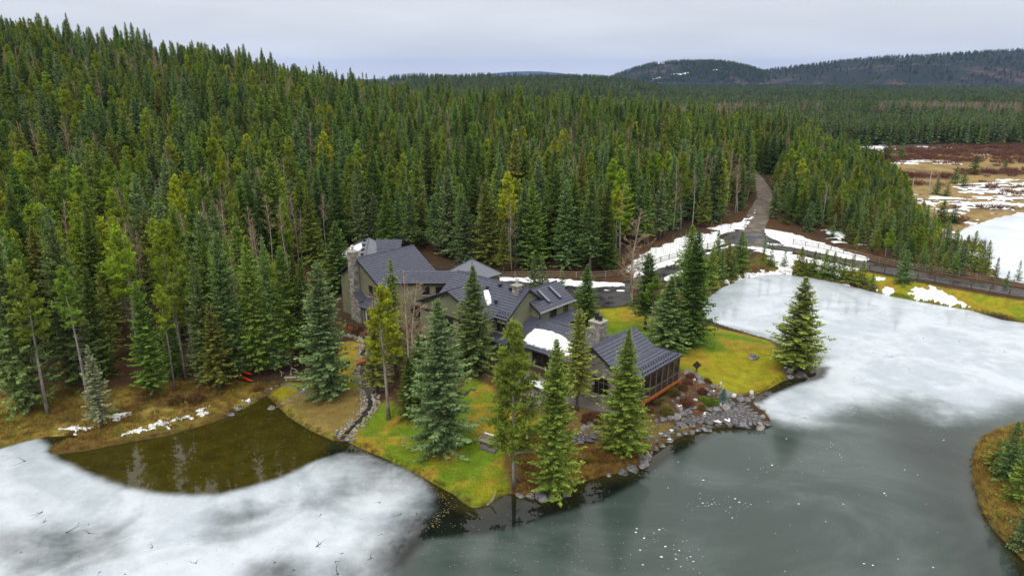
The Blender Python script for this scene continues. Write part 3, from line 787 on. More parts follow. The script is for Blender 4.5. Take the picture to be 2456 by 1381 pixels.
# ------------------------------------------------------------------ far hills
t = NT('far_hill'); co = t.coord('Position')
n1 = t.noise(co, .004, 5, .6); n2 = t.noise(co, .02, 6, .7)
c = t.mix(t.rng(t.math('ADD', n1, t.math('MULTIPLY', t.math('SUBTRACT', n2, .5), .6)), .56, .68, 0, 1), (.022, .030, .024), (.085, .062, .060))
n3 = t.noise(co, .011, 3, .5)
c = t.mix(t.rng(n3, .70, .74, 0, 1), c, (.75, .77, .8))
t.principled(t.scale(c, t.rng(n2, .3, .7, .7, 1.3)), .95, .05); M['hill'] = t.m
HILLS = []
def hill(cx, cy, rx, ry, hgt, label, seed, ang=0, prof=1.5):
    n, m_ = 60, 36
    U, V_ = np.meshgrid(np.linspace(-1, 1, n), np.linspace(-1, 1, m_))
    X_ = cx + rx * U * math.cos(ang) - ry * V_ * math.sin(ang); Y_ = cy + rx * U * math.sin(ang) + ry * V_ * math.cos(ang)
    rr = np.sqrt(U * U + V_ * V_)
    Z = hgt * np.clip(1 - rr * rr, 0, 1) ** prof * (.9 + .2 * fbm(X_ / (rx * .4), Y_ / (rx * .4), seed)) + hgt * .10 * (fbm(X_ / 140., Y_ / 140., seed + 3) - .5) * np.clip(1.2 - rr, 0, 1) - 3
    K_ = np.arange(n * m_).reshape(m_, n)
    f_ = np.stack([K_[:-1, :-1], K_[:-1, 1:], K_[1:, 1:], K_[1:, :-1]], -1).reshape(-1, 4)
    o = link('hills', fast_mesh('hills', np.stack([X_, Y_, Z], -1), f_, M['hill'], True))
    HILLS.append((X_, Y_, Z, rr))
    return tag(o, label, 'hill', kind='structure')
def hx(px, d): return (px - 1228) / FPX * d
hill(hx(1655, 3100), 3250, 400, 600, 106, 'dark wooded hill with small snow patches on the skyline', 41, 0, .8)
hill(hx(1985, 3900), 4100, 900, 800, 80, 'low blue wooded ridge in the gap between two hills', 43, 0, .9)
hill(hx(2560, 2700), 3000, 1450, 900, 142, 'long purple brown wooded hill rising at the right', 45, -.06, 1.0)
hill(hx(2900, 3200), 3600, 1500, 1000, 185, 'higher wooded ridge behind the right hill', 47, 0, 1.0)
hill(hx(1265, 15000), 15000, 1500, 1200, 160, 'faint mountain fading into the cloud on the horizon', 49, 0, 1.2)
# ------------------------------------------------------------------ tree meshes
def quad_arrays(p0, d, l, w, side):
    """diamond leaf sprays: start p0, unit direction d, length l, half width w, side vector"""
    m_ = p0 + d * (l * .45)[:, None]
    return np.stack([p0, m_ + side * w[:, None], p0 + d * l[:, None], m_ - side * w[:, None]], 1)

def unit(v): return v / (np.linalg.norm(v, axis=-1, keepdims=True) + 1e-9)

def leaf_mesh(name, Q, tone, mat):
    n = len(Q)
    return fast_mesh(name, Q.reshape(-1, 3), np.arange(n * 4).reshape(-1, 4), mat, False, {'tone': ('FACE', tone)})

def trunk_mb(H, r0, rng, bend=.15, cb=.2, stubs=40, stub_len=.8, n=7, top=.97):
    mb = MB(); pts = []; rad = []
    ph = rng.uniform(0, 6.28)
    for k in range(9):
        t_ = k / 8
        pts.append((bend * math.sin(t_ * 2.2 + ph) - bend * math.sin(ph), bend * math.sin(t_ * 1.7 + ph * 2) - bend * math.sin(ph * 2), H * top * t_ - .3 * (k == 0)))
        rad.append(max(.015, r0 * (1 - t_) ** .85 + (.05 if k == 0 else 0)))
    mb.tube(pts, rad, n)
    for k in range(stubs):
        z = rng.uniform(.06, cb + .15) * H; a = rng.uniform(0, 6.28); L = rng.uniform(.3, 1) * stub_len
        i = min(int(z / (H * top) * 8), 7); f = z / (H * top) * 8 - i
        b = np.array(pts[i]) * (1 - f) + np.array(pts[i + 1]) * f
        e = b + np.array((math.cos(a) * L, math.sin(a) * L, rng.uniform(-.35, .1) * L))
        mb.tube([b, (b + e) / 2 + np.array((0, 0, .06)), e], [.022, .014, .006], 3, cap=False)
    return mb

def gen_spruce(seed, H=15., Rr=2.2, cb=.06, gap=.25, nb=(6, 10), lean=0., sparse=1.0, fine=1.0, ragged=.22, pw=.8):
    rng = np.random.default_rng(seed)
    QS = []; TS = []
    z = cb * H
    while z < H * .99:
        t_ = max(0., (z / H - cb) / (1 - cb))
        n = rng.integers(nb[0], nb[1])
        Lw = Rr * 1.12 * (1 - t_) ** pw * (.72 + .28 * min(1, t_ / .12))
        a0 = rng.uniform(0, 6.28)
        wob = 1 + ragged * np.sin(a0 * 1.7 + z * 2.1)
        for k in range(n):
            if rng.random() > sparse: continue
            az = a0 + k * 6.283 / n + rng.normal(0, .25)
            L = Lw * rng.uniform(.55, 1.15) * (wob if rng.random() < .5 else 1) + .05
            pit = math.radians(-24 + 60 * t_ ** 1.25 + rng.normal(0, 11)); bt = rng.normal(0, .17)
            zz = z + rng.uniform(-.5, .5) * gap
            m_ = int(max(4, L / (.062 / fine)))
            s = np.sort(rng.uniform(.10, 1, m_)); s[-1] = 1
            up = .20 * L
            cx_ = L * s * math.cos(pit) if pit > 0 else L * s
            cz = L * s * math.tan(pit) * (1 - .25 * s) + up * s ** 3
            ch = np.array((math.cos(az), math.sin(az), 0)); sd_ = np.array((-math.sin(az), math.cos(az), 0))
            p0 = ch * cx_[:, None]; p0[:, 2] = zz + cz
            sgn = np.where(rng.random(m_) < .5, -1., 1.)
            th = np.radians(rng.uniform(25, 68, m_)); th[-1] = 0.05
            dz = math.tan(pit) * .8 + .55 * s ** 2 - .15
            d = ch * np.cos(th)[:, None] + sd_ * (np.sin(th) * sgn)[:, None]; d[:, 2] += dz + rng.normal(-.12, .22, m_)
            d = unit(d)
            l = (.10 + .07 * min(1, L / .7) + .30 * np.minimum(1, L / 1.6) * (1.08 - s) ** .6) * rng.uniform(.75, 1.25, m_)
            w = rng.uniform(.05, .095, m_) * (.7 + .3 * min(1, L))
            upv = np.stack([rng.normal(0, .45, m_), rng.normal(0, .45, m_), np.ones(m_)], -1)
            QS.append(quad_arrays(p0, d, l, w, unit(np.cross(d, upv))))
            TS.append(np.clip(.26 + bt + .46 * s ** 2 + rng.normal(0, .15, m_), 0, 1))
            h = int(m_ * .45)                              # hanging sprays below the limb
            i = rng.integers(0, m_, h)
            d2 = unit(ch * rng.uniform(.1, .6, h)[:, None] + sd_ * rng.normal(0, .4, h)[:, None] + np.array((0, 0, -.8)))
            QS.append(quad_arrays(p0[i], d2, rng.uniform(.15, .34, h) * min(1, .4 + L / 2), rng.uniform(.04, .075, h), unit(np.cross(d2, rng.normal(0, 1, (h, 3))))))
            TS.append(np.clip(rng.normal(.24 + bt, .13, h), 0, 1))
        z += gap * rng.uniform(.75, 1.25) * (1 - .45 * t_)
    Q = np.concatenate(QS); Tn = np.concatenate(TS)
    return Q, Tn

def gen_pine(seed, H=15., Rr=1.7, cb=.42, nbr=95, tufts=19):
    rng = np.random.default_rng(seed)
    QS = []; TS = []
    for b in range(nbr):
        t_ = rng.random() ** .85
        z = H * (cb + (1 - cb) * t_ * .97)
        bt = rng.normal(0, .15); L = Rr * 1.1 * max(.02, 1 - t_) ** .58 * min(1, .62 + t_ * 2) * rng.uniform(.5, 1.12) + .18
        az = rng.uniform(0, 6.28); pit = math.radians(-8 + 55 * t_ + rng.normal(0, 9))
        ch = np.array((math.cos(az), math.sin(az), 0)); sd_ = np.array((-math.sin(az), math.cos(az), 0))
        m_ = max(5, int(tufts * L / 1.4))
        s = rng.uniform(.32, 1, m_); s[0] = 1
        lat = rng.normal(0, .22, m_) * L * (1.15 - s * .6)
        p = ch * (L * s * math.cos(pit))[:, None] + sd_ * lat[:, None]
        p[:, 2] = z + L * s * math.sin(pit) + .25 * L * s ** 2 + rng.normal(0, .10, m_)
        k = 9
        pp = np.repeat(p, k, 0); N = len(pp)
        ax = unit(ch * .7 + np.array((0, 0, .75)) + rng.normal(0, .25, (m_, 3)))
        d = unit(np.repeat(ax, k, 0) * .75 + rng.normal(0, .55, (N, 3)))
        l = rng.uniform(.16, .30, N); w = rng.uniform(.022, .045, N)
        QS.append(quad_arrays(pp, d, l, w, unit(np.cross(d, rng.normal(0, 1, (N, 3))))))
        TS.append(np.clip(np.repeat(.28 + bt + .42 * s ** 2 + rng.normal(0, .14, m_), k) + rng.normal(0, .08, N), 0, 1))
    return np.concatenate(QS), np.concatenate(TS)

def gen_bare(seed, H=13., spread=.9, lv=3, cb=.35, nb=26, up=.9, r0=.085):
    rnd_ = random.Random(seed)
    tr = MB(); br = MB()
    pts = []; rad = []; ph = rnd_.uniform(0, 6)
    for k in range(10):
        t_ = k / 9
        pts.append((.22 * math.sin(t_ * 4 + ph) - .22 * math.sin(ph), .2 * math.sin(t_ * 3 + ph * 2) - .2 * math.sin(ph * 2), H * t_ - .2 * (k == 0))); rad.append(r0 * (1 - t_) ** .8 + .012)
    tr.tube(pts, rad, 6)
    def grow(mb, p, d, L, r, lev):
        q = np.array(p, float); P = [q.copy()]; dd = np.array(d, float)
        for i in range(3):
            dd = dd + np.array((rnd_.gauss(0, .16), rnd_.gauss(0, .16), .10 * up)); dd /= np.linalg.norm(dd)
            q = q + dd * L / 3; P.append(q.copy())
        mb.tube(P, [r, r * .75, r * .5, r * .25], 3, cap=False)
        if lev > 0:
            for k in range(rnd_.randint(3, 5)):
                i = rnd_.randint(0, 2); f = rnd_.random(); b = P[i] * (1 - f) + P[i + 1] * f
                a = rnd_.uniform(0, 6.28)
                nd = dd * .8 + np.array((math.cos(a), math.sin(a), .1)) * .75
                nd /= np.linalg.norm(nd)
                grow(mb, b, nd, L * rnd_.uniform(.4, .65), r * .5, lev - 1)
    for b in range(nb):
        t_ = cb + (1 - cb) * (b + rnd_.random()) / nb * .98
        i = min(int(t_ * 9), 8); f = t_ * 9 - i
        p = np.array(pts[i]) * (1 - f) + np.array(pts[i + 1]) * f
        a = rnd_.uniform(0, 6.28)
        d = np.array((math.cos(a), math.sin(a), up * rnd_.uniform(.4, 1.3))); d /= np.linalg.norm(d)
        grow(br, p, d, spread * max(.15, 1.15 - t_) * 3.4 * rnd_.uniform(.6, 1.1) + .25, .050 * (1.25 - t_) + .014, lv - 1)
    return tr, br

SPRUCE, PINE, BARE, YOUNG, FARS = [], [], [], [], []      # (crown mesh, trunk mesh)
for k, kw in enumerate((dict(Rr=2.25, pw=.92, ragged=.32, sparse=.94), dict(Rr=1.8, ragged=.42, cb=.10, sparse=.92), dict(Rr=2.4, gap=.28, ragged=.3, sparse=.95), dict(Rr=1.75, pw=.95, cb=.16, sparse=.86, ragged=.4), dict(Rr=2.0, pw=.68, gap=.25), dict(Rr=1.75, cb=.22, pw=.65, ragged=.45, sparse=.9))):
    q, tn = gen_spruce(100 + k, **kw)
    rg = random.Random(k)
    SPRUCE.append((leaf_mesh('spruce_crown', q, tn, M['needles']), trunk_mb(15, .17, rg, .12, kw.get('cb', .06) + .06, 30, .9).mesh('spruce_trunk', M['spruce_bark'], smooth=True)))
for k, kw in enumerate((dict(Rr=2.0, cb=.38, nbr=110), dict(Rr=1.7, cb=.5, nbr=85), dict(Rr=1.9, cb=.32, nbr=125), dict(Rr=1.45, cb=.58, nbr=66), dict(Rr=1.55, cb=.28, nbr=120), dict(Rr=2.0, cb=.20, nbr=190))):
    q, tn = gen_pine(200 + k, **kw)
    rg = random.Random(50 + k)
    PINE.append((leaf_mesh('pine_crown', q, tn, M['needles']), trunk_mb(15, .16, rg, .25, kw['cb'], 46, 1.0).mesh('pine_trunk', M['pine_bark'], smooth=True)))
for k in range(4):
    tr, br = gen_bare(300 + k, 13, .62, 3, (.45, .3, .55, .4)[k], 30, .95)
    BARE.append((br.mesh('bare_branches', M['brown_twig']), tr.mesh('bare_trunk', M['pale_bark'], smooth=True)))
tr, br = gen_bare(310, 13, .62, 4, .12, 34, .9)
BARE.append((br.mesh('bare_branches', M['brown_twig']), tr.mesh('bare_trunk', M['pale_bark'], smooth=True)))
for k, kw in enumerate((dict(Rr=1.25, cb=.03), dict(Rr=1.0, cb=.04, sparse=.8, ragged=.35), dict(Rr=1.5, cb=.02))):
    q, tn = gen_spruce(400 + k, H=6, gap=.26, nb=(5, 8), fine=.9, **kw)
    YOUNG.append((leaf_mesh('spruce_crown', q, tn, M['needles']), trunk_mb(6, .08, random.Random(k), .04, .1, 6, .4, 6).mesh('spruce_trunk', M['spruce_bark'], smooth=True)))
def gen_far(seed, H=15., Rr=2.2, n=150, pw=.8, cb=.1):
    rng = np.random.default_rng(seed)
    t_ = np.linspace(0.02, 1, n) ** .9
    z = H * (cb + (1 - cb) * t_); L = Rr * (1 - t_) ** pw * rng.uniform(.65, 1.15, n) + .12
    az = rng.uniform(0, 6.28, n); d = unit(np.stack([np.cos(az), np.sin(az), -.45 + .9 * t_ + rng.normal(0, .15, n)], -1))
    p0 = np.zeros((n, 3)); p0[:, 2] = z
    sd_ = unit(np.cross(d, np.stack([rng.normal(0, .4, n), rng.normal(0, .4, n), np.ones(n)], -1)))
    return quad_arrays(p0, d, L * 1.05, L * .30 + .10, sd_), np.clip(rng.normal(.5, .22, n), 0, 1)
for k, kw in enumerate((dict(Rr=2.5), dict(Rr=2.1, cb=.15), dict(Rr=2.3, pw=.6, cb=.25))):
    q, tn = gen_far(500 + k, **kw)
    FARS.append(leaf_mesh('far_crown', q, tn, M['needles']))

# needle colours
SP_C = {'dark green': (.118, .182, .036), 'green': (.185, .272, .046), 'blue-green': (.172, .258, .080), 'frosted': (.180, .248, .098), 'olive': (.225, .250, .050)}
PI_C = {'yellow-green': (.225, .290, .026), 'olive': (.180, .240, .034), 'bright': (.30, .335, .024)}

def plant(kind, p, h, variant, color, rz, rscale=1.0, label=None, cat=None, group=None, name=None, lean=(0, 0)):
    src = {'spruce': (SPRUCE, 15., 'spruce_tree'), 'pine': (PINE, 15., 'pine_tree'), 'bare': (BARE, 13., 'bare_tree'), 'young': (YOUNG, 6., 'young_spruce')}[kind]
    crown, trunk = src[0][variant % len(src[0])]
    s_ = h / src[1]
    o = empty(name or src[2], (p[0], p[1], p[2] - .08), rz)
    o.rotation_euler = (lean[0], lean[1], rz)
    o.scale = (s_ * rscale, s_ * rscale, s_)
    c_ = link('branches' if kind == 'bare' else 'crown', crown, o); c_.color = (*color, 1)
    link('trunk', trunk, o)
    tag(o, label, cat or 'tree', group)
    return o

def h_to_top(p, ytop):
    lo, hi = 0., 45.
    for _ in range(40):
        m_ = (lo + hi) / 2
        if proj(p[0], p[1], p[2] + m_)[1] > ytop: lo = m_
        else: hi = m_
    return lo

OCC = []            # taken spots (x, y, r)
def hero(kind, base, ytop, hw, cname, label, variant=0, group=None, cat=None, name=None, rz=None, col_=None):
    """tree standing at the ground seen at BASE, topping out at photo row YTOP, HW photo pixels half width"""
    p = G(*base); h = h_to_top(p, ytop)
    dep = proj(p[0], p[1], p[2] + h * .3)[2]
    r_ = hw * dep / FPX * (1.16 if kind in ('spruce', 'young') else 1.0)
    unitr = {'spruce': (2.15, 1.8, 2.4, 1.65, 2.0, 1.75)[variant % 6], 'pine': (2.0, 1.7, 1.9, 1.45, 1.55, 2.0)[variant % 6], 'bare': 1.6, 'young': (1.25, 1.0, 1.5)[variant % 3]}[kind]
    uh = {'spruce': 15., 'pine': 15., 'bare': 13., 'young': 6.}[kind]
    rs = r_ / (unitr * h / uh)
    c_ = col_ or (SP_C.get(cname) if kind in ('spruce', 'young') else PI_C.get(cname)) or (.1, .1, .1)
    OCC.append((p[0], p[1], max(1.2, r_ * .75)))
    return plant(kind, p, h, variant, c_, rnd.uniform(0, 6.28) if rz is None else rz, min(max(rs, .45), 2.2), label, cat, group, name)
# ------------------------------------------------------------------ trees of the grounds, one by one
GP = 'spruces growing round the house'
for a in (
    ('spruce', (1062, 1078), 716, 78, 'frosted', 'broad frosted blue-green spruce on the lawn, the widest tree before the house', 2),
    ('spruce', (1138, 890), 634, 52, 'blue-green', 'tall dense spruce in front of the middle gable of the house', 0),
    ('pine', (1233, 1166), 768, 66, 'olive', 'tall yellow-green pine with bare grey trunk at the lawn point', 5),
    ('spruce', (1328, 1190), 812, 50, 'green', 'bright green spruce overhanging the water at the lawn point', 4),
    ('spruce', (1383, 985), 738, 34, 'olive', 'dull olive spruce standing before the stone gable', 5),
    ('spruce', (1494, 1085), 785, 55, 'green', 'shaggy green spruce on the bank beside the flagstone path', 0),
    ('spruce', (1906, 886), 662, 58, 'olive', 'lone dark spruce on the tip of the lawn by the ice', 1),
    ('spruce', (786, 950), 625, 56, 'frosted', 'frosted spruce on the dry lawn left of the stony stream', 4),
    ('pine', (932, 1005), 688, 48, 'bright', 'bright yellow pine with lichen hung grey trunk beside the stream', 1),
    ('spruce', (950, 900), 620, 34, 'green', 'narrow spruce between the yellow pine and the bare dead tree', 3),
    ('spruce', (985, 1000), 855, 34, 'dark green', 'short dark spruce tucked left of the broad frosted spruce', 2),
    ('spruce', (1404, 792), 632, 34, 'dark green', 'dark spruce behind the house at the end of the yard', 0),
    ('spruce', (1547, 790), 604, 32, 'dark green', 'slim dark spruce left of the group on the back lawn', 5),
    ('pine', (1562, 815), 664, 24, 'olive', 'slender olive pine with visible straight trunk on the back lawn', 3),
    ('spruce', (1600, 838), 660, 48, 'blue-green', 'blue-green spruce in the middle of the back lawn group', 0),
    ('spruce', (1655, 828), 556, 46, 'dark green', 'tallest dark spruce at the water side of the back lawn', 4),
    ('spruce', (1650, 700), 538, 36, 'green', 'open topped spruce standing beside the driveway snow', 3),
    ('spruce', (815, 700), 528, 40, 'dark green', 'dark spruce close against the left wing of the house', 0),
    ('spruce', (742, 880), 618, 34, 'dark green', 'dark narrow spruce just left of the frosted spruce', 1)):
    hero(*a[:6], variant=a[6], group=GP)
hero('bare', (982, 950), 650, 44, None, 'leafless dead tree with pale trunk in front of the house link', 0)
hero('bare', (1517, 735), 498, 56, None, 'large leafless brown tree at the yard edge by the driveway', 4)
hero('bare', (1000, 905), 672, 62, None, 'bushy leafless brown tree beside the house link wall', 4)
hero('bare', (905, 930), 700, 34, None, 'grey lichen covered bare tree beside the yellow pine', 4)
hero('spruce', (1010, 985), 800, 34, 'dark green', 'dark spruce squeezed between the dead tree and the broad frosted spruce', 0, group=GP)
hero('spruce', (905, 940), 760, 30, 'olive', 'olive spruce right of the orange footbridge', 3, group=GP)
# small frosted spruces by the fence behind the house
for a in (((1280, 700), 612, 17, 'frosted', 'small frosted spruce by the rear fence, left one of the pair', 0), ((1300, 704), 606, 16, 'frosted', 'small frosted spruce by the rear fence, right one of the pair', 1),
          ((1347, 692), 633, 9, 'frosted', 'thin frosted spruce at the fence behind the skylight roof', 1), ((1312, 708), 662, 12, 'olive', 'short yellowish spruce in front of the frosted pair', 2)):
    hero('young', a[0], a[1], a[2], a[3], a[4], a[5])
# left bank
GL = 'trees along the edge of the left bank'
for a in (
    ('pine', (115, 992), 628, 46, 'olive', 'pine with lichen grey lower limbs at the far left bank', 1),
    ('pine', (212, 972), 640, 34, 'olive', 'slender pine with long bare trunk on the left bank', 3),
    ('pine', (335, 880), 545, 44, 'yellow-green', 'yellow-green pine with a dark bare trunk above the brown clearing', 1),
    ('pine', (418, 930), 685, 26, 'yellow-green', 'thin pine with pale bare trunk over the pond bank', 3),
    ('pine', (446, 905), 655, 28, 'olive', 'thin olive pine with grey trunk beside the pale trunked pine', 3),
    ('pine', (470, 890), 640, 30, 'olive', 'dull pine right of the two thin pale trunked pines', 1),
    ('spruce', (368, 950), 672, 36, 'green', 'green spruce in front of the thin pines on the left bank', 1),
    ('spruce', (500, 915), 612, 36, 'blue-green', 'blue-green spruce rising over the bank left of the kayaks', 0),
    ('spruce', (560, 905), 552, 42, 'blue-green', 'tall blue-green spruce right beside the orange kayaks', 4),
    ('spruce', (528, 935), 720, 34, 'olive', 'short grey-green spruce just left of the orange kayaks', 3),
    ('spruce', (622, 895), 585, 40, 'green', 'green spruce just right of the orange kayaks', 1),
    ('spruce', (662, 890), 565, 34, 'blue-green', 'blue-green spruce between the kayaks and the log bench', 0),
    ('spruce', (700, 890), 587, 34, 'green', 'green spruce standing behind the log bench', 5),
    ('spruce', (724, 870), 605, 30, 'dark green', 'dark spruce at the forest edge right of the log bench', 1),
    ('spruce', (72, 985), 500, 56, 'blue-green', 'big blue-green spruce near the left edge of the bank', 0),
    ('spruce', (195, 930), 515, 50, 'blue-green', 'big blue-green spruce behind the slender left bank pine', 4),
    ('spruce', (20, 900), 560, 56, 'dark green', 'dark spruce cut by the left edge of the photo', 2),
    ('pine', (40, 960), 640, 52, 'olive', 'olive pine at the far left, its crown touching the photo edge', 2),
    ('spruce', (250, 900), 640, 36, 'dark green', 'dark spruce behind the lichen covered sapling', 2),
    ('spruce', (420, 900), 740, 30, 'green', 'low green spruce behind the pale trunked pines', 2)):
    hero(*a[:6], variant=a[6], group=GL)
hero('spruce', (246, 1026), 826, 28, None, 'pale lichen covered dying spruce at the water edge of the left bank', 3, group=GL, col_=(.25, .27, .15))
hero('bare', (649, 868), 700, 22, None, 'pale leafless aspen trunk among the spruces right of the kayaks', 0)
# young spruces along the frozen pond
GY_ = 'young spruces along the far pond bank'
yb = [((1676, 706), 618, 24), ((1703, 690), 600, 24), ((1728, 672), 604, 18), ((1744, 662), 588, 22), ((1772, 652), 563, 27), ((1716, 655), 560, 20), ((1758, 668), 622, 15), ((1735, 640), 578, 14),
      ((1786, 632), 585, 9), ((1830, 625), 572, 8), ((1848, 638), 594, 12), ((1918, 652), 600, 22), ((1950, 655), 610, 20), ((1976, 662), 606, 22), ((1996, 665), 612, 19), ((2040, 676), 620, 20), ((2064, 684), 632, 19),
      ((2166, 678), 608, 24), ((2090, 694), 663, 10), ((2012, 650), 622, 8), ((1930, 660), 628, 14), ((2022, 668), 625, 15), ((1880, 640), 606, 10)]
for i, (b, tp, hw) in enumerate(yb):
    lab = ('young %s spruce, %s, %s' % (('green', 'green', 'blue-green', 'olive')[i % 4], 'tall' if b[1] - tp > 80 else 'mid sized' if b[1] - tp > 52 else 'low', 'in the thicket between driveway and pond' if b[0] < 1800 else 'on the pond bank under the junction' if b[0] < 1900 else 'on the far bank below the fenced road'))
    if b == (2166, 678): lab = 'squat full blue-green spruce alone on the bank below the rail fence'
    if b == (2090, 694): lab = 'tiny conical spruce at the pond edge beside melting snow'
    if b == (1772, 652): lab = 'tallest young spruce on the bank right below the road junction'
    hero('young', b, tp - 9, hw * (.80 if 1800 < b[0] < 2100 else .85), ('green', 'green', 'blue-green', 'olive')[i % 4] if b != (2166, 678) else 'blue-green', lab, 2 if hw > 21 else i % 3, GY_)
for b, tp, hw, lab in (((2335, 418), 372, 15, 'dark spruce alone in the marsh right of the poles'), ((2290, 440), 398, 13, 'spruce standing left of the lone marsh spruce'), ((2310, 448), 412, 12, 'lower spruce just beside the marsh pair'), ((2255, 545), 480, 20, 'spruce in the snow patch below the tall pole'), ((2285, 535), 495, 18, 'bushy spruce right of the snow patch spruce'), ((2125, 388), 338, 16, 'dark spruce at the near edge of the marsh snow'), ((2075, 372), 325, 15, 'spruce before the marsh beside the forest belt'), ((2160, 382), 345, 13, 'small spruce in the upper marsh snow'), ((2270, 470), 440, 10, 'small spruce right of the taller pole'), ((2245, 466), 425, 12, 'spruce right behind the taller pole'), ((2160, 468), 420, 15, 'spruce left of the shorter pole'), ((2020, 372), 318, 14, 'spruce at the far edge of the marsh'), ((2410, 405), 380, 8, 'tiny spruce far out on the marsh')):
    hero('young', b, tp, hw, 'dark green' if hw > 13 else 'blue-green', lab, int(hw) % 3, 'spruces scattered on the marsh')
# spruces on the islet at the right edge
for i, (b, tp, hw, lab) in enumerate((((2412, 1150), 1010, 40, 'tallest blue-green spruce on the grassy islet at the right edge'), ((2385, 1120), 1048, 26, 'yellow-green sapling left on the grassy islet'), ((2440, 1205), 1075, 40, 'green spruce in the middle of the islet trees'),
                                      ((2462, 1310), 1165, 46, 'frosted spruce lowest on the islet at the photo edge'), ((2452, 1120), 1040, 34, 'dark spruce behind the tall islet spruce'), ((2500, 1250), 1060, 60, 'spruce mostly outside the photo on the islet'))):
    if i == 5: continue
    hero('young', b, tp, hw * .8, ('blue-green', 'yellow', 'green', 'frosted', 'dark green')[i] if i != 1 else 'olive', lab, (0, 1, 2, 2, 0)[i], 'young spruces on the islet')

# ------------------------------------------------------------------ forest
def wline(pts, z): return [tuple(at(px, py, z)[:2]) for px, py in pts]
FOREST = [(-330, 70)] + wline([(-120, 950), (0, 915), (120, 900), (250, 880), (330, 850), (420, 880), (560, 885), (650, 868), (740, 850), (800, 770)], 1.5) + wline([(780, 640)], 2.0) + wline([(860, 612), (960, 610), (1060, 622), (1200, 650), (1340, 652), (1450, 654), (1500, 632), (1545, 598), (1620, 566), (1700, 548), (1755, 530)], 3.0) + wline([(1790, 500), (1812, 470), (1808, 440), (1838, 426)], 4.0) + [(104, 250), (150, 345), (130, 370), (-60, 370), (-330, 370)]
STRIP = wline([(1852, 470), (1850, 500), (1845, 535), (1900, 545), (2000, 570), (2080, 600), (2160, 625), (2260, 652), (2400, 684), (2456, 692), (2520, 700), (2520, 650), (2420, 640), (2300, 600), (2200, 520), (2150, 450), (2090, 400), (1990, 375), (1900, 380)], 2.2)
MEAD2 = wline([(2020, 352), (2150, 352), (2460, 345), (2700, 340), (2700, 700), (2350, 640), (2200, 520), (2110, 410)], 1.6)
HOUSE_KEEP = [(-30, 84), (2, 74), (22, 66), (30, 84), (16, 108), (-4, 118), (-22, 122), (-40, 112), (-38, 96)]
rf = np.random.default_rng(77)
def scatter(poly, step, jit=.5):
    P = np.array(poly); lo = P.min(0); hi = P.max(0)
    X_, Y_ = np.meshgrid(np.arange(lo[0], hi[0], step), np.arange(lo[1], hi[1], step))
    X_ = X_ + rf.uniform(-jit, jit, X_.shape) * step; Y_ = Y_ + rf.uniform(-jit, jit, Y_.shape) * step
    d = sdf(poly, X_, Y_); m_ = d > 0
    return X_[m_], Y_[m_], d[m_]
cand = []
fx, fy, fd = scatter(FOREST, 3.8)
hk = sdf(HOUSE_KEEP, fx, fy) < 0
mix_n = fbm(fx / 38., fy / 38., 61); asp_n = fbm(fx / 26., fy / 26., 63)
for x, y, d, mn, an, ok in zip(fx, fy, fd, mix_n, asp_n, hk):
    if not ok or (y < 235 and abs(x - 75) < 40 and float(dline(ROAD_G, np.array([x]), np.array([y]))[0]) < 3.6): continue
    z = float(T(x, y)); px, py, dep = proj(x, y, z + 12)
    if dep < 5 or not (-90 < px < 2560) or py > 1500: continue
    if any((x - a) ** 2 + (y - b) ** 2 < (r_ + 1.0) ** 2 for a, b, r_ in OCC): continue
    left = sstep(900, 250, px) * sstep(220, 120, y)
    pp = .09 + .24 * left + .5 * max(0, mn - .52)
    pb = .05 + (.30 if an > .56 else 0.0) + (.12 if (d < 6 and px > 800) else 0)
    u = rf.random()
    if u < pb: k = 'bare'; h = rf.uniform(10.5, 15.5)
    elif u < pb + pp: k = 'pine'; h = rf.uniform(12.5, 17.5)
    else: k = 'spruce'; h = float(np.clip(rf.normal(14.6, 2.9), 7.5, 22))
    if rf.random() < .07 and k == 'spruce': h = rf.uniform(5, 9)
    cand.append((dep, x, y, z, k, h, px, d))
sx_, sy_, sd2 = scatter(STRIP, 2.75)
gl = dline(ROAD_G, sx_, sy_)
for x, y, d, g_ in zip(sx_, sy_, sd2, gl):
    z = float(T(x, y)); px, py, dep = proj(x, y, z + 6)
    if px > 2560 or g_ < 3.0: continue
    if (px > 2330 and rf.random() < .3): continue
    far = sstep(115, 200, y)
    u = rf.random()
    k = 'pine' if u < .24 * far + .03 else 'bare' if u < .24 * far + .08 else 'spruce'
    h = rf.uniform(5.0, 9.0) * (1 - far) + far * rf.uniform(8.5, 14.5)
    if d < 2.5: h *= .72
    if px > 2060: h *= .74
    elif px > 1980: h *= .86
    if px < 2090 and y < 170 and d < 5 and rf.random() < .5: continue
    cand.append((dep, x, y, z, 'strip' if (k == 'spruce' and h < 8.5) else k, h, px, d))
cand.sort()
def pick_color(kind, x, y):
    u = rf.random()
    if kind == 'pine':
        c = ('yellow-green', 'olive', 'olive', 'yellow-green', 'bright')[int(u * 4.5)]
        return c, PI_C[c]
    c = 'dark green' if u < .20 else 'green' if u < .50 else 'blue-green' if u < .74 else 'frosted' if u < .88 else 'olive'
    return c, SP_C[c]
def region(px, y):
    if px > 1830: return 'in the strip between the gravel road and the meadow'
    if px > 1480: return 'in the forest left of the gravel road'
    if px > 800: return 'in the forest standing behind the house'
    return 'on the wooded slope at the left'
count = {'spruce': 0, 'pine': 0, 'bare': 0, 'strip': 0}
LIMIT = {'spruce': 285, 'pine': 230, 'bare': 150, 'strip': 200}
LIMIT['spruce'] -= 40
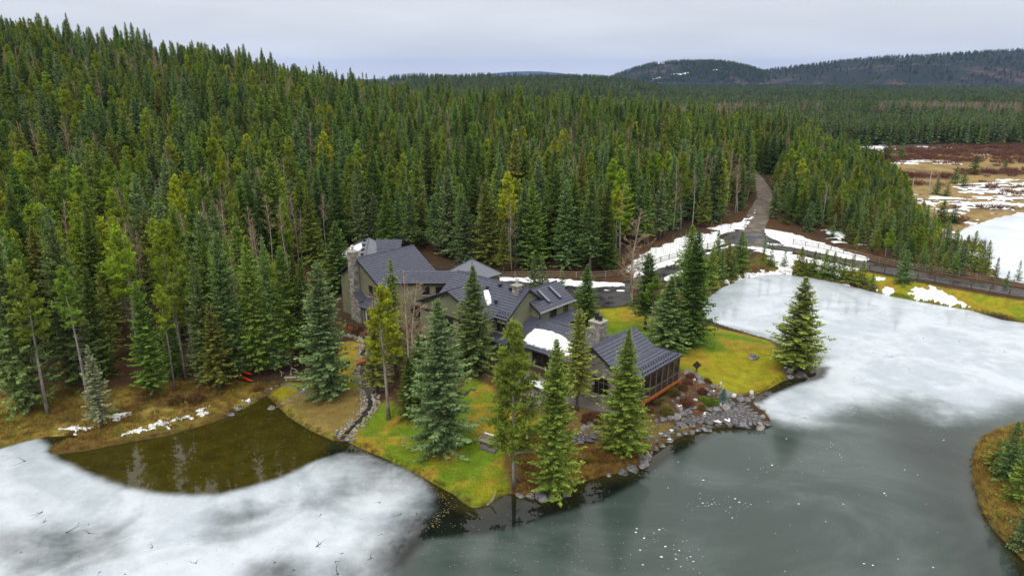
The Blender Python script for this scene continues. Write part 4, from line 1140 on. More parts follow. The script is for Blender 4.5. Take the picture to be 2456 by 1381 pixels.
def sector(px):
    for lim, w_ in ((190, 'at the far left'), (400, 'above the brown left clearing'), (640, 'above the orange kayaks'), (820, 'above the log bench'), (1000, 'behind the left wing of the house'), (1190, 'behind the grey pyramid roof'),
                    (1420, 'behind the rear fence'), (1590, 'behind the large bare brown tree'), (1825, 'above the roadside snow slope')):
        if px < lim: return w_
    return None
def place(px, d, y):
    w_ = sector(px)
    if w_ is None: return 'right of the gravel road' if px < 1960 else 'left of the utility poles' if px < 2190 else 'toward the far frozen pond'
    return ('in front ' if d < 4 else 'second row ' if d < 9 else 'some rows in ' if d < 22 else 'deep in ') + w_
def sized(h): return 'very tall' if h > 17 else 'tall' if h > 15.2 else 'mid sized' if h > 13 else 'shortish' if h > 10 else 'small'
rest = {'spruce': [], 'pine': [], 'bare': []}
for dep, x, y, z, k, h, px, d in cand:
    if count[k] < LIMIT[k]:
        count[k] += 1
        reg = place(px, d, y); size = sized(h)
        if k == 'bare':
            plant('bare', (x, y, z), h, int(rf.integers(0, 4)), (1, 1, 1), rf.uniform(0, 6.28), 1, f'{size} leafless aspen {reg}', 'tree', 'bare aspens among the conifers', lean=(rf.normal(0, .02), rf.normal(0, .02)))
        elif k == 'strip':
            c, cc = pick_color('spruce', x, y)
            plant('young', (x, y, z), h, int(rf.integers(0, 3)), cc, rf.uniform(0, 6.28), rf.uniform(.85, 1.1), ('tall ' if h > 7.4 else 'low ' if h < 5.6 else 'middling ') + c + ' young spruce ' + ('along the road fence' if d < 4 else 'behind the road fence') + (' near the junction' if px < 2080 else ' below the utility poles' if px < 2240 else ' before the far frozen pond'), 'tree', 'young spruces behind the road fence', lean=(rf.normal(0, .015), rf.normal(0, .015)))
        else:
            c, cc = pick_color(k, x, y)
            plant(k, (x, y, z), h, int(rf.integers(0, 6)), cc, rf.uniform(0, 6.28), rf.uniform(.95, 1.3) * (15 / h) ** .35, f'{size} {c} {k} {reg}', 'tree', ('spruces' if k == 'spruce' else 'pines') + ' of the forest edge', lean=(rf.normal(0, .015), rf.normal(0, .015)))
    else:
        rest['spruce' if k == 'strip' else k].append((x, y, z, h))

# ---- woods that read as one mass
def scatter_group():
    ng = bpy.data.node_groups.new('scatter', 'GeometryNodeTree')
    ng.interface.new_socket('Geometry', in_out='INPUT', socket_type='NodeSocketGeometry')
    ng.interface.new_socket('Geometry', in_out='OUTPUT', socket_type='NodeSocketGeometry')
    return ng
TINT = {}
def tinted(m_, color):
    k = (m_.name, tuple(color))
    if k not in TINT:
        c_ = m_.copy(); TINT[k] = c_
        oi = [n for n in c_.node_tree.nodes if n.type == 'OBJECT_INFO'][0]
        rgb = c_.node_tree.nodes.new('ShaderNodeRGB'); rgb.outputs[0].default_value = (*color, 1)
        for l_ in list(oi.outputs['Color'].links): c_.node_tree.links.new(rgb.outputs[0], l_.to_socket)
    return TINT[k]
def mass(name, pts, sources, label, cat):
    """pts rows: x y z rz sx sy sz idx"""
    P = np.array(pts, np.float32)
    me = bpy.data.meshes.new(name)
    me.vertices.add(len(P)); me.vertices.foreach_set('co', P[:, :3].ravel())
    a = me.attributes.new('rot', 'FLOAT_VECTOR', 'POINT'); r_ = np.zeros((len(P), 3), np.float32); r_[:, 2] = P[:, 3]; a.data.foreach_set('vector', r_.ravel())
    a = me.attributes.new('scl', 'FLOAT_VECTOR', 'POINT'); a.data.foreach_set('vector', P[:, 4:7].ravel())
    a = me.attributes.new('idx', 'INT', 'POINT'); a.data.foreach_set('value', P[:, 7].astype(np.int32))
    o = link(name, me)
    c_ = bpy.data.collections.new(name + '_kinds')
    for k, (me_s, color) in enumerate(sources):
        s_ = bpy.data.objects.new('%s_kind_%02d' % (name, k), me_s); c_.objects.link(s_)
        if me_s.materials[0] in (M['needles'], M['leaf']):
            s_.material_slots[0].link = 'OBJECT'; s_.material_slots[0].material = tinted(me_s.materials[0], color)
    ng = scatter_group(); N = ng.nodes; Lk = ng.links
    gi = N.new('NodeGroupInput'); go = N.new('NodeGroupOutput')
    ip = N.new('GeometryNodeInstanceOnPoints'); ci = N.new('GeometryNodeCollectionInfo')
    ci.inputs['Collection'].default_value = c_; ci.inputs['Separate Children'].default_value = True; ci.inputs['Reset Children'].default_value = True
    def na(nm, typ):
        n_ = N.new('GeometryNodeInputNamedAttribute'); n_.data_type = typ; n_.inputs['Name'].default_value = nm; return n_.outputs['Attribute']
    Lk.new(gi.outputs[0], ip.inputs['Points']); Lk.new(ci.outputs[0], ip.inputs['Instance'])
    ip.inputs['Pick Instance'].default_value = True
    Lk.new(na('idx', 'INT'), ip.inputs['Instance Index']); Lk.new(na('rot', 'FLOAT_VECTOR'), ip.inputs['Rotation']); Lk.new(na('scl', 'FLOAT_VECTOR'), ip.inputs['Scale'])
    Lk.new(ip.outputs[0], go.inputs[0])
    md = o.modifiers.new('scatter', 'NODES'); md.node_group = ng
    return tag(o, label, cat, kind='stuff')
def join_mesh(name, a, b):
    bm = bmesh.new(); bm.from_mesh(a); n0 = len(bm.faces); bm.from_mesh(b)
    me = bpy.data.meshes.new(name)
    for f_ in bm.faces: f_.material_index = 0
    bm.faces.ensure_lookup_table()
    for f_ in bm.faces[n0:]: f_.material_index = 1
    bm.to_mesh(me); bm.free()
    me.materials.append(a.materials[0]); me.materials.append(b.materials[0])
    return me
SJ = [join_mesh('spruce_whole', a, b) for a, b in SPRUCE]; PJ = [join_mesh('pine_whole', a, b) for a, b in PINE]; BJ = [join_mesh('bare_whole', a, b) for a, b in BARE]
spc = list(SP_C.values()); pic = list(PI_C.values())
src = [(m_, c_) for m_ in SJ for c_ in spc]
wts = np.array([.20, .30, .24, .14, .12])
def rows(lst, H0, nm, ncol, w_):
    out = []
    for x, y, z, h in lst:
        s_ = h / H0; r_ = rf.uniform(.95, 1.3) * (15 / max(h, 6)) ** .35
        out.append((x, y, z - .1, rf.uniform(0, 6.28), s_ * r_, s_ * r_, s_, int(rf.integers(0, nm)) * ncol + int(rf.choice(ncol, p=w_))))
    return out
mass('spruce_forest', rows(rest['spruce'], 15., 6, 5, wts), src, 'dense spruce forest rising over the slope behind', 'forest')
mass('pine_forest', rows(rest['pine'], 15., 6, 3, np.array([.4, .5, .1])), [(m_, c_) for m_ in PJ for c_ in pic], 'yellow-green pines mixed through the upper forest', 'forest')
mass('aspen_woods', rows(rest['bare'], 13., 5, 1, np.array([1.])), [(m_, (1, 1, 1)) for m_ in BJ], 'grey leafless aspens scattered deep in the forest', 'forest')

# the wooded plain, crowns only a few pixels tall
far_pts = []
def far_zone(n, ymin, ymax, tmin, tmax, dens=None, hmin=10, hmax=16, wide=1.0):
    k = 0
    while k < n:
        m_ = (n - k) * 2 + 50
        y = np.sqrt(rf.uniform(ymin ** 2, ymax ** 2, m_)); t_ = rf.uniform(tmin, tmax, m_); x = y * t_
        ok = np.ones(m_, bool)
        if dens is not None: ok &= rf.random(m_) < dens(x, y)
        md_ = sdf(MEAD2, x, y)
        ok &= md_ < -1.5
        ok &= sdf(FOREST, x, y) < 0
        x, y = x[ok][:n - k], y[ok][:n - k]
        z = terrain(x, y); h = rf.uniform(hmin, hmax, len(x))
        for a, b, c_, hh in zip(x, y, z, h):
            s_ = hh / 15.
            far_pts.append((a, b, c_ - .2, rf.uniform(0, 6.28), s_ * wide, s_ * wide, s_, int(rf.integers(0, 3)) * 4 + int(rf.choice(4, p=[.34, .34, .2, .12]))))
        k += len(x)
dn = lambda x, y: np.clip((fbm(x / 70., y / 45., 71) - .40) * 5, .06, 1)
far_zone(2600, 352, 520, .30, .85, lambda x, y: np.clip((fbm(x / 45., y / 26., 72) - .38) * 6, .02, 1), 9, 14)
far_zone(2500, 350, 560, -.45, .40, dn, 12, 17)
far_zone(7500, 520, 900, -.4, .85, dn, 10, 16, 1.15)
far_zone(9500, 900, 1600, -.4, .85, dn, 11, 16, 1.5)
far_zone(9000, 1600, 3000, -.45, .9, dn, 12, 17, 2.4)
def hill_trees(i, n, h, wide):
    X_, Y_, Z, rr = HILLS[i]
    a = rf.uniform(0, X_.shape[1] - 1.001, n); b = rf.uniform(0, X_.shape[0] * .62, n)
    ia, ib = a.astype(int), b.astype(int); fa, fb = a - ia, b - ib
    def bl(A_): return (A_[ib, ia] * (1 - fa) + A_[ib, ia + 1] * fa) * (1 - fb) + (A_[ib + 1, ia] * (1 - fa) + A_[ib + 1, ia + 1] * fa) * fb
    x, y, z, r_ = bl(X_), bl(Y_), bl(Z), bl(rr)
    for q in range(n):
        if r_[q] > .93: continue
        if fbm(x[q] / 130., y[q] / 130., 81) > .60 and rf.random() < .8: continue
        s_ = h * rf.uniform(.7, 1.25) / 15.
        far_pts.append((x[q], y[q], z[q] - .5, rf.uniform(0, 6.28), s_ * wide, s_ * wide, s_, int(rf.integers(0, 3)) * 4 + int(rf.choice(4, p=[.6, .25, .1, .05]))))
hill_trees(0, 4200, 15, 1.7); hill_trees(1, 3800, 15, 2.2); hill_trees(2, 5600, 14, 2.0); hill_trees(3, 2600, 15, 2.2)
mass('far_forest', far_pts, [(m_, c_) for m_ in FARS for c_ in ((.11, .165, .055), (.15, .215, .065), (.15, .215, .10), (.19, .195, .07))], 'endless conifer forest covering the plain and far hills', 'forest')
# leafless far aspen stands
ap = []
for (px0, px1, d0, d1, n) in ((1500, 1720, 520, 640, 260), (2080, 2320, 620, 700, 360), (2330, 2456, 620, 690, 160), (1040, 1400, 360, 420, 110), (1700, 1950, 600, 700, 160), (2200, 2456, 1500, 1900, 160)):
    for k in range(n):
        y = rf.uniform(d0, d1); x = hx(rf.uniform(px0, px1), y); s_ = rf.uniform(.85, 1.15)
        ap.append((x, y, float(terrain(np.array([x]), np.array([y]))[0]) - .2, rf.uniform(0, 6.28), s_ * 1.3, s_ * 1.3, s_, int(rf.integers(0, 4))))
mass('far_aspen_woods', ap, [(m_, (1, 1, 1)) for m_ in BJ], 'pale leafless aspen stands on the far plain', 'forest')

# red willow brush and grass tufts on the marsh
def gen_tuft(seed, n=46, h=.6, r_=.35, flat=.5, w=.02):
    rng = np.random.default_rng(seed)
    a = rng.uniform(0, 6.28, n); rr = r_ * np.sqrt(rng.random(n))
    p0 = np.stack([rr * np.cos(a), rr * np.sin(a), np.full(n, -.05)], -1)
    d = unit(np.stack([np.cos(a) * flat + rng.normal(0, .3, n), np.sin(a) * flat + rng.normal(0, .3, n), np.ones(n)], -1))
    return quad_arrays(p0, d, h * rng.uniform(.6, 1.15, n), np.full(n, w) * rng.uniform(.7, 1.3, n), unit(np.cross(d, rng.normal(0, 1, (n, 3))))), np.clip(rng.normal(.5, .2, n), 0, 1)
TUFT = [leaf_mesh('grass_tuft', *gen_tuft(600 + k), M['leaf']) for k in range(3)]
WILL = [leaf_mesh('willow_brush', *gen_tuft(620 + k, 90, 1.9, .8, .55, .035), M['leaf']) for k in range(3)]
wl_ = []
bx, by, bd = scatter(MEADOW, 2.3)
den = fbm(bx / 26., by / 9., 31)
zz_ = T(bx, by)
p2 = sdf(POND2, bx, by)
for x, y, z, q, w_ in zip(bx, by, zz_, den, p2):
    band = sstep(300, 325, y) * (1 - sstep(335, 360, y)) * sstep(.48, .56, x / y)
    if w_ > -1 or rf.random() > np.clip((q - .53) * 8, .012, .6) + .3 * band: continue
    s_ = rf.uniform(.6, 1.25)
    wl_.append((x, y, z, rf.uniform(0, 6.28), s_ * 1.25, s_ * 1.25, s_, int(rf.integers(0, 6))))
mass('willow_brush', wl_, [(m_, c_) for m_ in WILL for c_ in ((.13, .055, .042), (.17, .09, .055))], 'dark red leafless willow brush on the marsh', 'brush')
# dead grass tufts on the banks
tl = []
def tufts(poly, step, prob, smin, smax, ncol):
    x_, y_, d_ = scatter(poly, step); z_ = T(x_, y_)
    for x, y, z in zip(x_, y_, z_):
        if z < .04 or rf.random() > prob: continue
        s_ = rf.uniform(smin, smax); tl.append((x, y, z, rf.uniform(0, 6.28), s_ * 1.2, s_ * 1.2, s_, int(rf.integers(0, 3)) * 4 + int(rf.choice(4, p=ncol))))
tufts(ISLE, .36, .9, .4, .85, [.62, .15, .05, .18]); tufts(BANK, .62, .75, .4, .95, [.30, .22, .22, .26]); tufts(DRYPT, .42, .85, .4, .9, [.45, .25, .3, 0]); tufts(POND_BANK, .9, .6, .35, .8, [.15, .25, .2, .4])
for k in range(0, len(WATER)):
    a_, b_ = np.array(WATER[k - 1]), np.array(WATER[k])
    if np.linalg.norm(b_ - a_) > 25 or b_[1] < 42: continue
    L = np.linalg.norm(b_ - a_); nrm = np.array(((b_ - a_)[1], -(b_ - a_)[0])) / (L + 1e-6)
    for q in range(int(L / .30)):
        p = a_ + (b_ - a_) * rf.random()
        for sgn in (1, -1):
            pp = p + nrm * sgn * rf.uniform(.15, .55); z = float(T(pp[0], pp[1]))
            if .03 < z < .6:
                s_ = rf.uniform(.22, .55); tl.append((pp[0], pp[1], z - .03, rf.uniform(0, 6.28), s_ * 1.3, s_ * 1.3, s_, int(rf.integers(0, 3)) * 4 + int(rf.choice(4, p=[.3, .25, .2, .25]))))
mass('grass_tufts', tl, [(m_, c_) for m_ in TUFT for c_ in ((.33, .23, .055), (.25, .155, .045), (.16, .085, .030), (.20, .19, .03))], 'tufts of dry yellow grass along the banks', 'grass')
# ------------------------------------------------------------------ the house
TH = R(48)
HA = np.array((math.cos(TH), math.sin(TH), 0.)); HB = np.array((math.sin(TH), -math.cos(TH), 0.)); UP = np.array((0, 0, 1.))
HO = np.array((0., 75., 0.))
def W(a, b, z): return HO + a * HA + b * HB + np.array((0, 0, z))
house = empty('house', tuple(HO))
tag(house, 'large olive stucco lodge with slate blue roofs and stone chimneys beside the pond', 'house')

def clip_poly(P, n, c, keep_gt=True):
    out = []
    for i in range(len(P)):
        a, b = P[i - 1], P[i]; da, db = a @ n - c, b @ n - c
        if not keep_gt: da, db = -da, -db
        if (da >= 0) != (db >= 0): out.append(a + (b - a) * (da / (da - db)))
        if db >= 0: out.append(b)
    return out
def roof(pts, thick=.20, pitch_step=.43, courses=True, fascia=True):
    """one roof plane: dark deck with fascia, and the overlapping shingle courses laid on it"""
    P = [np.array(p, float) for p in pts]
    n = np.cross(P[1] - P[0], P[2] - P[0]); n /= np.linalg.norm(n)
    if n[2] < 0: n = -n
    mb = MB(); mb.prism([p - n * thick for p in P], n * thick)
    o = mb.build('roof', M['dark_metal'], house)
    if not courses: return o
    up = UP - n * (UP @ n); up /= np.linalg.norm(up); hor = np.cross(up, n)
    h = [p @ up for p in P]; lo, hi = min(h), max(h)
    k = 0; y0 = lo - .02
    while y0 < hi - .05:
        y1 = min(y0 + pitch_step + .06, hi)
        s_ = clip_poly(clip_poly(P, up, y0), up, y1, False)
        if len(s_) >= 3:
            top = []; bot = []
            for p in s_:
                f = (p @ up - y0) / pitch_step
                top.append(p + n * (.080 - .066 * f)); bot.append(p + n * .004)
            mb = MB(); m_ = len(top); i = len(mb.v)
            cc = np.cross(top[1] - top[0], top[2] - top[0])
            if cc @ n < 0: top, bot = top[::-1], bot[::-1]
            mb.v += [tuple(p) for p in top] + [tuple(p) for p in bot]
            mb.f.append(tuple(range(m_))); mb.t.append(.5)
            for q in range(m_):
                q2 = (q + 1) % m_; mb.f.append((m_ + q, m_ + q2, q2, q)); mb.t.append(.5)
            mb.build('shingle_course', M['roof'], o)
        y0 += pitch_step; k += 1
    return o
def caps(pts, r_=.09):
    mb = MB(); mb.tube([np.array(p) + np.array((0, 0, .07)) for p in pts], r_, 5); return mb.build('ridge_cap', M['roof'], house)
def wall(fp, z0, tops, mat='stucco', name='wall'):
    """closed wall block: footprint (a, b) list with its own top height per corner"""
    mb = MB(); n = len(fp)
    area = sum(fp[i - 1][0] * fp[i][1] - fp[i][0] * fp[i - 1][1] for i in range(n))
    # local (a, b) frame is left handed seen from above
    if area > 0: fp, tops = fp[::-1], tops[::-1]
    lo = [W(a, b, z0) for a, b in fp]; hi = [W(a, b, z) for (a, b), z in zip(fp, tops)]
    mb.v += [tuple(p) for p in lo + hi]
    mb.f.append(tuple(range(n))[::-1]); mb.f.append(tuple(range(n, 2 * n)))
    for k in range(n):
        k2 = (k + 1) % n; mb.f.append((k, k2, n + k2, n + k))
    mb.t += [.5] * (n + 2)
    return mb.build(name, M[mat], house)
def gable_block(axis, s0, s1, c0, c1, z0, ze, zr, mat='stucco'):
    """wall block with a gable profile; axis 'a': ridge runs along a, c is b"""
    cm = (c0 + c1) / 2
    prof = [(c0, z0), (c1, z0), (c1, ze), (cm, zr), (c0, ze)]
    f = (lambda s, c, z: W(s, c, z)) if axis == 'a' else (lambda s, c, z: W(c, s, z))
    mb = MB(); mb.prism([f(s0, c, z) for c, z in prof], f(s1, 0, 0) - f(s0, 0, 0))
    return mb.build('wall', M[mat], house)

def window(o, u, w, h, nx=1, ny=None, nrm=None, sill=True, blind=0., mat='trim', fw=.11, curtain=False):
    """window with its lower left corner at o, running along u; ny = list of transom heights"""
    o = np.array(o, float); u = np.array(u, float); nrm = np.array(nrm, float)
    mb = MB()
    def bar(x0, x1, y0, y1, d=.10):
        c = o + u * (x0 + x1) / 2 + UP * (y0 + y1) / 2 + nrm * (d / 2 - .02); return (c, u, nrm, UP, x1 - x0, d, y1 - y0)
    for b in ((-fw, w + fw, -fw, 0), (-fw, w + fw, h, h + fw), (-fw, 0, 0, h), (w, w + fw, 0, h)): mb.obox(*bar(*b))
    fr = mb.build('window', M[mat], house)
    mb = MB(); mb.obox(o + u * w / 2 + UP * h / 2 + nrm * .01, u, nrm, UP, w, .03, h); mb.build('pane', M['glass'], fr)
    for k in range(1, nx):
        mb = MB(); mb.obox(*bar(w * k / nx - .045, w * k / nx + .045, 0, h, .085)); mb.build('mullion', M[mat], fr)
    for y in ny or ():
        mb = MB(); mb.obox(*bar(0, w, y - .04, y + .04, .08)); mb.build('transom', M[mat], fr)
    if sill:
        mb = MB(); mb.obox(o + u * w / 2 - UP * (fw + .05) + nrm * .06, u, nrm, UP, w + .34, .22, .10); mb.build('sill', M['cap_stone'], fr)
    if blind:
        for k in range(nx):
            mb = MB(); mb.obox(o + u * w * (k + .5) / nx + UP * (h - blind / 2 - .03) + nrm * .032, u, nrm, UP, w / nx - .14, .02, blind); mb.build('blind', M['blind'], fr)
    if curtain:
        mb = MB()
        for q in range(3): mb.obox(o + u * (.14 + q * .1) + UP * (h / 2) + nrm * (.034 + .004 * (q % 2)), u, nrm, UP, .09, .02, h - .1)
        mb.build('curtain', M['white_paint'], fr)
    return fr

def blocks(name, o, u, w, prof, nrm, parent, depth=.10, skip=(), rh=(.13, .30), seed=5):
    """split stone facing: rows of uneven blocks on a wall, cut at the gable profile prof(x) -> top"""
    r_ = random.Random(seed); mb = MB(); o = np.array(o, float); y = 0.
    top = max(prof(x * w / 20.) for x in range(21))
    while y < top:
        hh = r_.uniform(*rh); x = -r_.uniform(0, .3)
        while x < w:
            ww = r_.uniform(.22, .62); x0, x1 = max(x, 0), min(x + ww, w)
            if x1 - x0 > .05 and min(prof(x0), prof(x1)) > y + hh * .6:
                if not any(a < (x0 + x1) / 2 < b and c < y + hh / 2 < d for a, b, c, d in skip):
                    d_ = depth * r_.uniform(.45, 1.1)
                    c = o + u * (x0 + x1) / 2 + UP * (y + hh / 2) + nrm * d_ / 2
                    mb.obox(c, u, nrm, UP, x1 - x0 - .022, d_, hh - .022, min(1, max(0, r_.gauss(.5, .24))))
            x += ww
        y += hh
    ob = mb.build(name, M['stone'], parent); ob['kind'] = 'stuff'
    return ob
def chimney(a0, a1, b0, b1, z0, z1, cap=True, pots='dark', label=None, seed=3):
    mb = MB(); mb.prism([W(a, b, z0) for a, b in ((a0, b0), (a1, b0), (a1, b1), (a0, b1))], (0, 0, z1 - z0))
    ch = mb.build('chimney', M['stone'], house)
    if label: ch['label'] = label
    for (o, u, w, nn) in ((W(a0, b0, z0), HB, b1 - b0, -HA), (W(a0, b1, z0), HA, a1 - a0, HB), (W(a1, b0, z0), HB, b1 - b0, HA), (W(a0, b0, z0), HA, a1 - a0, -HB)):
        blocks('stone_block', o, u, w, lambda x: z1 - z0, nn, ch, .07, rh=(.12, .24), seed=seed); seed += 1
    if cap:
        mb = MB(); mb.prism([W(a, b, z1) for a, b in ((a0 - .17, b0 - .17), (a1 + .17, b0 - .17), (a1 + .17, b1 + .17), (a0 - .17, b1 + .17))], (0, 0, .16)); mb.build('chimney_cap', M['cap_stone'], ch)
    am, bm_ = (a0 + a1) / 2, (b0 + b1) / 2
    if pots == 'dark':
        for q, (da, db, hh) in enumerate(((.05, -.28, .75), (-.05, .30, .5))):
            mb = MB(); c = W(am + da, bm_ + db, z1 + .16); mb.obox(c + UP * hh / 2, HA, HB, UP, .36, .36, hh); mb.obox(c + UP * (hh + .09), HA, HB, UP, .46, .46, .10)
            mb.build('chimney_pot', M['dark_metal'], ch)
    else:
        mb = MB(); c = W(am, bm_, z1 + .16); mb.tube([c, c + UP * .55], .17, 10); mb.tube([c + UP * .55, c + UP * .62, c + UP * .8], [.30, .30, .22], 10); mb.build('flue', M['pale_metal'], ch)
    return ch
def snow_guards(a0, a1, b, zf, n, db=0, along='a'):
    mb = MB()
    for k in range(n):
        s_ = a0 + (a1 - a0) * (k + .5) / n
        c = (W(s_, b, zf(b)) if along == 'a' else W(b, s_, zf(b))) + UP * .13
        mb.obox(c, HA, HB, UP, .12, .12, .16)
    g = mb.build('snow_guard', M['dark_metal'], house); g['kind'] = 'stuff'
def roof_vent(a, b, z, w=.36, h=.34):
    mb = MB(); mb.obox(W(a, b, z + h / 2), HA, HB, UP, w, w, h); mb.obox(W(a, b, z + h + .05), HA, HB, UP, w + .14, w + .14, .07); mb.build('roof_vent', M['dark_metal'], house)

# --- great room: stone gable, screened porch under the flared eave
zr = 8.0; g1 = lambda b: zr - .613 * (b - 9.8)
mb = MB(); mb.prism([W(2.6, b, z) for b, z in ((6.9, 1.0), (12.7, 1.0), (12.7, 5.98), (9.8, 7.76), (6.9, 5.98))], HA * 7.7); mb.build('wall', M['stone'], house)
SK = [(5.05 - 2.1, 7.35 - 2.1, 1.45, 3.75), (.2, 1.3, 1.5, 3.4)]
prof = lambda x: (7.72 - .613 * abs(x - 2.9)) - 1.0
blocks('stone_block', W(2.6, 6.9, 1.0), HB, 5.8, prof, -HA, house, .10, [(2.98, 5.0, 1.5, 3.62), (.62, 1.56, 2.1, 3.7)], seed=21)
window(W(2.58, 9.9, 2.6), HB, 1.95, 1.95, 3, [1.42], -HA, True, mat='trim')
window(W(2.58, 7.55, 3.2), HB, .9, 1.4, 1, None, -HA, True)
roof([W(2.05, 9.8, zr), W(10.7, 9.8, zr), W(10.7, 12.9, g1(12.9)), W(2.05, 12.9, g1(12.9))])
roof([W(2.05, 12.9, g1(12.9)), W(10.7, 12.9, g1(12.9)), W(12.7, 15.2, 5.4), W(2.8, 15.2, 5.4)])
roof([W(10.7, 12.9, g1(12.9)), W(10.7, 9.8, 6.6), W(12.7, 9.8, 5.4), W(12.7, 15.2, 5.4)])
roof([W(2.05, 9.8, zr), W(10.7, 9.8, zr), W(10.7, 6.3, g1(13.3)), W(2.05, 6.3, g1(13.3))])
caps([W(2.05, 9.8, zr), W(10.7, 9.8, zr)])
for q, bb in enumerate((14.9, 14.3)):
    snow_guards(3.6, 12.2, bb, lambda b: 5.4 + (15.2 - b) * .30, 16)
# porch: deck, posts, lower panels, screens, warm room behind
mb = MB(); mb.prism([W(a, b, 2.15) for a, b in ((3.4, 12.6), (12.5, 12.6), (12.5, 15.0), (3.4, 15.0))], (0, 0, .2)); mb.build('porch_floor', M['dark_wood'], house)
mb = MB(); mb.obox(W(7.95, 15.09, 2.2), HA, HB, UP, 9.3, .16, .30); mb.build('rim_board', M['orange_wood'], house)
mb = MB(); mb.obox(W(7.6, 12.78, 3.5), HA, HB, UP, 9.0, .10, 3.0); mb.build('inner_wall', M['interior'], house)
mb = MB(); mb.obox(W(7.95, 14.9, 1.5), HA, HB, UP, 9.0, .12, 1.2); mb.build('skirting', M['dark_wood'], house)
na_ = 7
for k in range(na_ + 1):
    a = 3.5 + k * (12.4 - 3.5) / na_
    mb = MB(); mb.obox(W(a, 14.88, 3.75), HA, HB, UP, .17, .17, 2.9); mb.build('post', M['trim'], house)
    if k < na_:
        am = a + (12.4 - 3.5) / na_ / 2; L = (12.4 - 3.5) / na_ - .2
        mb = MB(); mb.obox(W(am, 14.88, 2.75), HA, HB, UP, L, .07, .75); mb.build('panel', M['dark_wood'], house)
        mb = MB(); mb.obox(W(am, 14.88, 3.18), HA, HB, UP, L, .13, .10); mb.build('rail', M['trim'], house)
        mb = MB(); mb.obox(W(am, 14.88, 4.1), HA, HB, UP, L, .012, 1.72); mb.build('screen', M['screen'], house)
mb = MB(); mb.obox(W(7.95, 14.88, 5.1), HA, HB, UP, 9.1, .2, .24); mb.build('beam', M['trim'], house)
for k in range(4):
    b = 12.75 + k * .7
    mb = MB(); mb.obox(W(12.42, b, 3.75), HA, HB, UP, .16, .16, 2.9); mb.build('post', M['trim'], house)
mb = MB(); mb.obox(W(12.42, 13.8, 4.1), HA, HB, UP, .012, 2.1, 1.72); mb.build('screen', M['screen'], house)
chimney(7.0, 8.35, 6.0, 7.35, 4.6, 8.75, label='square stone chimney with two dark pots behind the stone gable', seed=40)

# --- low wing with the snow patch
wall([(4.95, -5.3), (4.95, 6.6), (13.5, 6.6), (13.5, -5.3)], 1.6, [4.25, 4.25, 4.3, 4.3])
roof([W(9.9, -5.3, 6.1), W(9.9, 7.6, 6.1), W(4.4, 7.6, 4.2), W(4.4, -5.3, 4.2)])
roof([W(9.9, -5.3, 6.1), W(9.9, 7.6, 6.1), W(14.2, 7.0, 4.6), W(14.2, -5.3, 4.6)])
caps([W(9.9, -4, 6.1), W(9.9, 7.6, 6.1)])
mb = MB(); mb.obox(W(4.33, 1.1, 4.16), HA, HB, UP, .13, 12.6, .12); mb.build('gutter', M['dark_metal'], house)
window(W(4.93, -.9, 2.2), HB, 2.3, 1.75, 3, None, -HA, True, mat='dark_wood')
window(W(4.93, 2.6, 2.2), HB, 1.6, 1.7, 2, None, -HA, True, mat='dark_wood')
mb = MB(); mb.obox(W(4.9, 0, 2.0), HA, HB, UP, .12, 10.4, .12); mb.build('trim_band', M['cap_stone'], house)
# roof skirt round the foot of the middle block
roof([W(4.95, -9.4, 4.7), W(4.95, -4.2, 4.7), W(3.3, -4.2, 4.1), W(3.3, -9.4, 4.1)])

# --- middle block
gable_block('b', -18.2, -5.35, 4.95, 12.85, 1.4, 7.0, 9.78)
m1 = lambda a: 10 - .71 * abs(8.9 - a)
roof([W(8.9, -18.4, 10), W(8.9, -4.95, 10), W(4.45, -4.95, m1(4.45)), W(4.45, -18.4, m1(4.45))])
roof([W(8.9, -18.4, 10), W(8.9, -4.95, 10), W(13.35, -4.95, m1(13.35)), W(13.35, -18.4, m1(13.35))])
caps([W(8.9, -18.4, 10), W(8.9, -4.95, 10)])
# --- cross gable facing the pond
gable_block('a', 2.9, 8, -19.6, -7.4, 1.2, 6.75, 9.3)
c1 = lambda b: 9.5 - .43 * abs(b + 13.5)
roof([W(2.35, -13.5, 9.5), W(8.9, -13.5, 9.5), W(6.1, -7.1, c1(-7.1)), W(2.35, -7.1, c1(-7.1))], courses=True)
roof([W(2.35, -13.5, 9.5), W(8.9, -13.5, 9.5), W(6.1, -19.9, c1(-19.9)), W(2.35, -19.9, c1(-19.9))])
caps([W(2.35, -13.5, 9.5), W(8.3, -13.5, 9.5)])
window(W(4.93, -7.0, 5.0), HB, 1.45, 1.55, 2, None, -HA, True, .38)
window(W(5.25, -5.33, 4.95), HA, .85, 1.6, 1, None, HB, True, .5)
window(W(2.88, -11.8, 3.4), HB, 2.0, 2.1, 3, None, -HA, False, mat='dark_wood')
window(W(2.88, -15.6, 3.4), HB, 2.4, 2.1, 3, None, -HA, False, mat='dark_wood')
mb = MB(); mb.obox(W(2.86, -13.5, 5.75), HA, HB, UP, .08, 11.6, .32); mb.build('trim_band', M['dark_wood'], house)
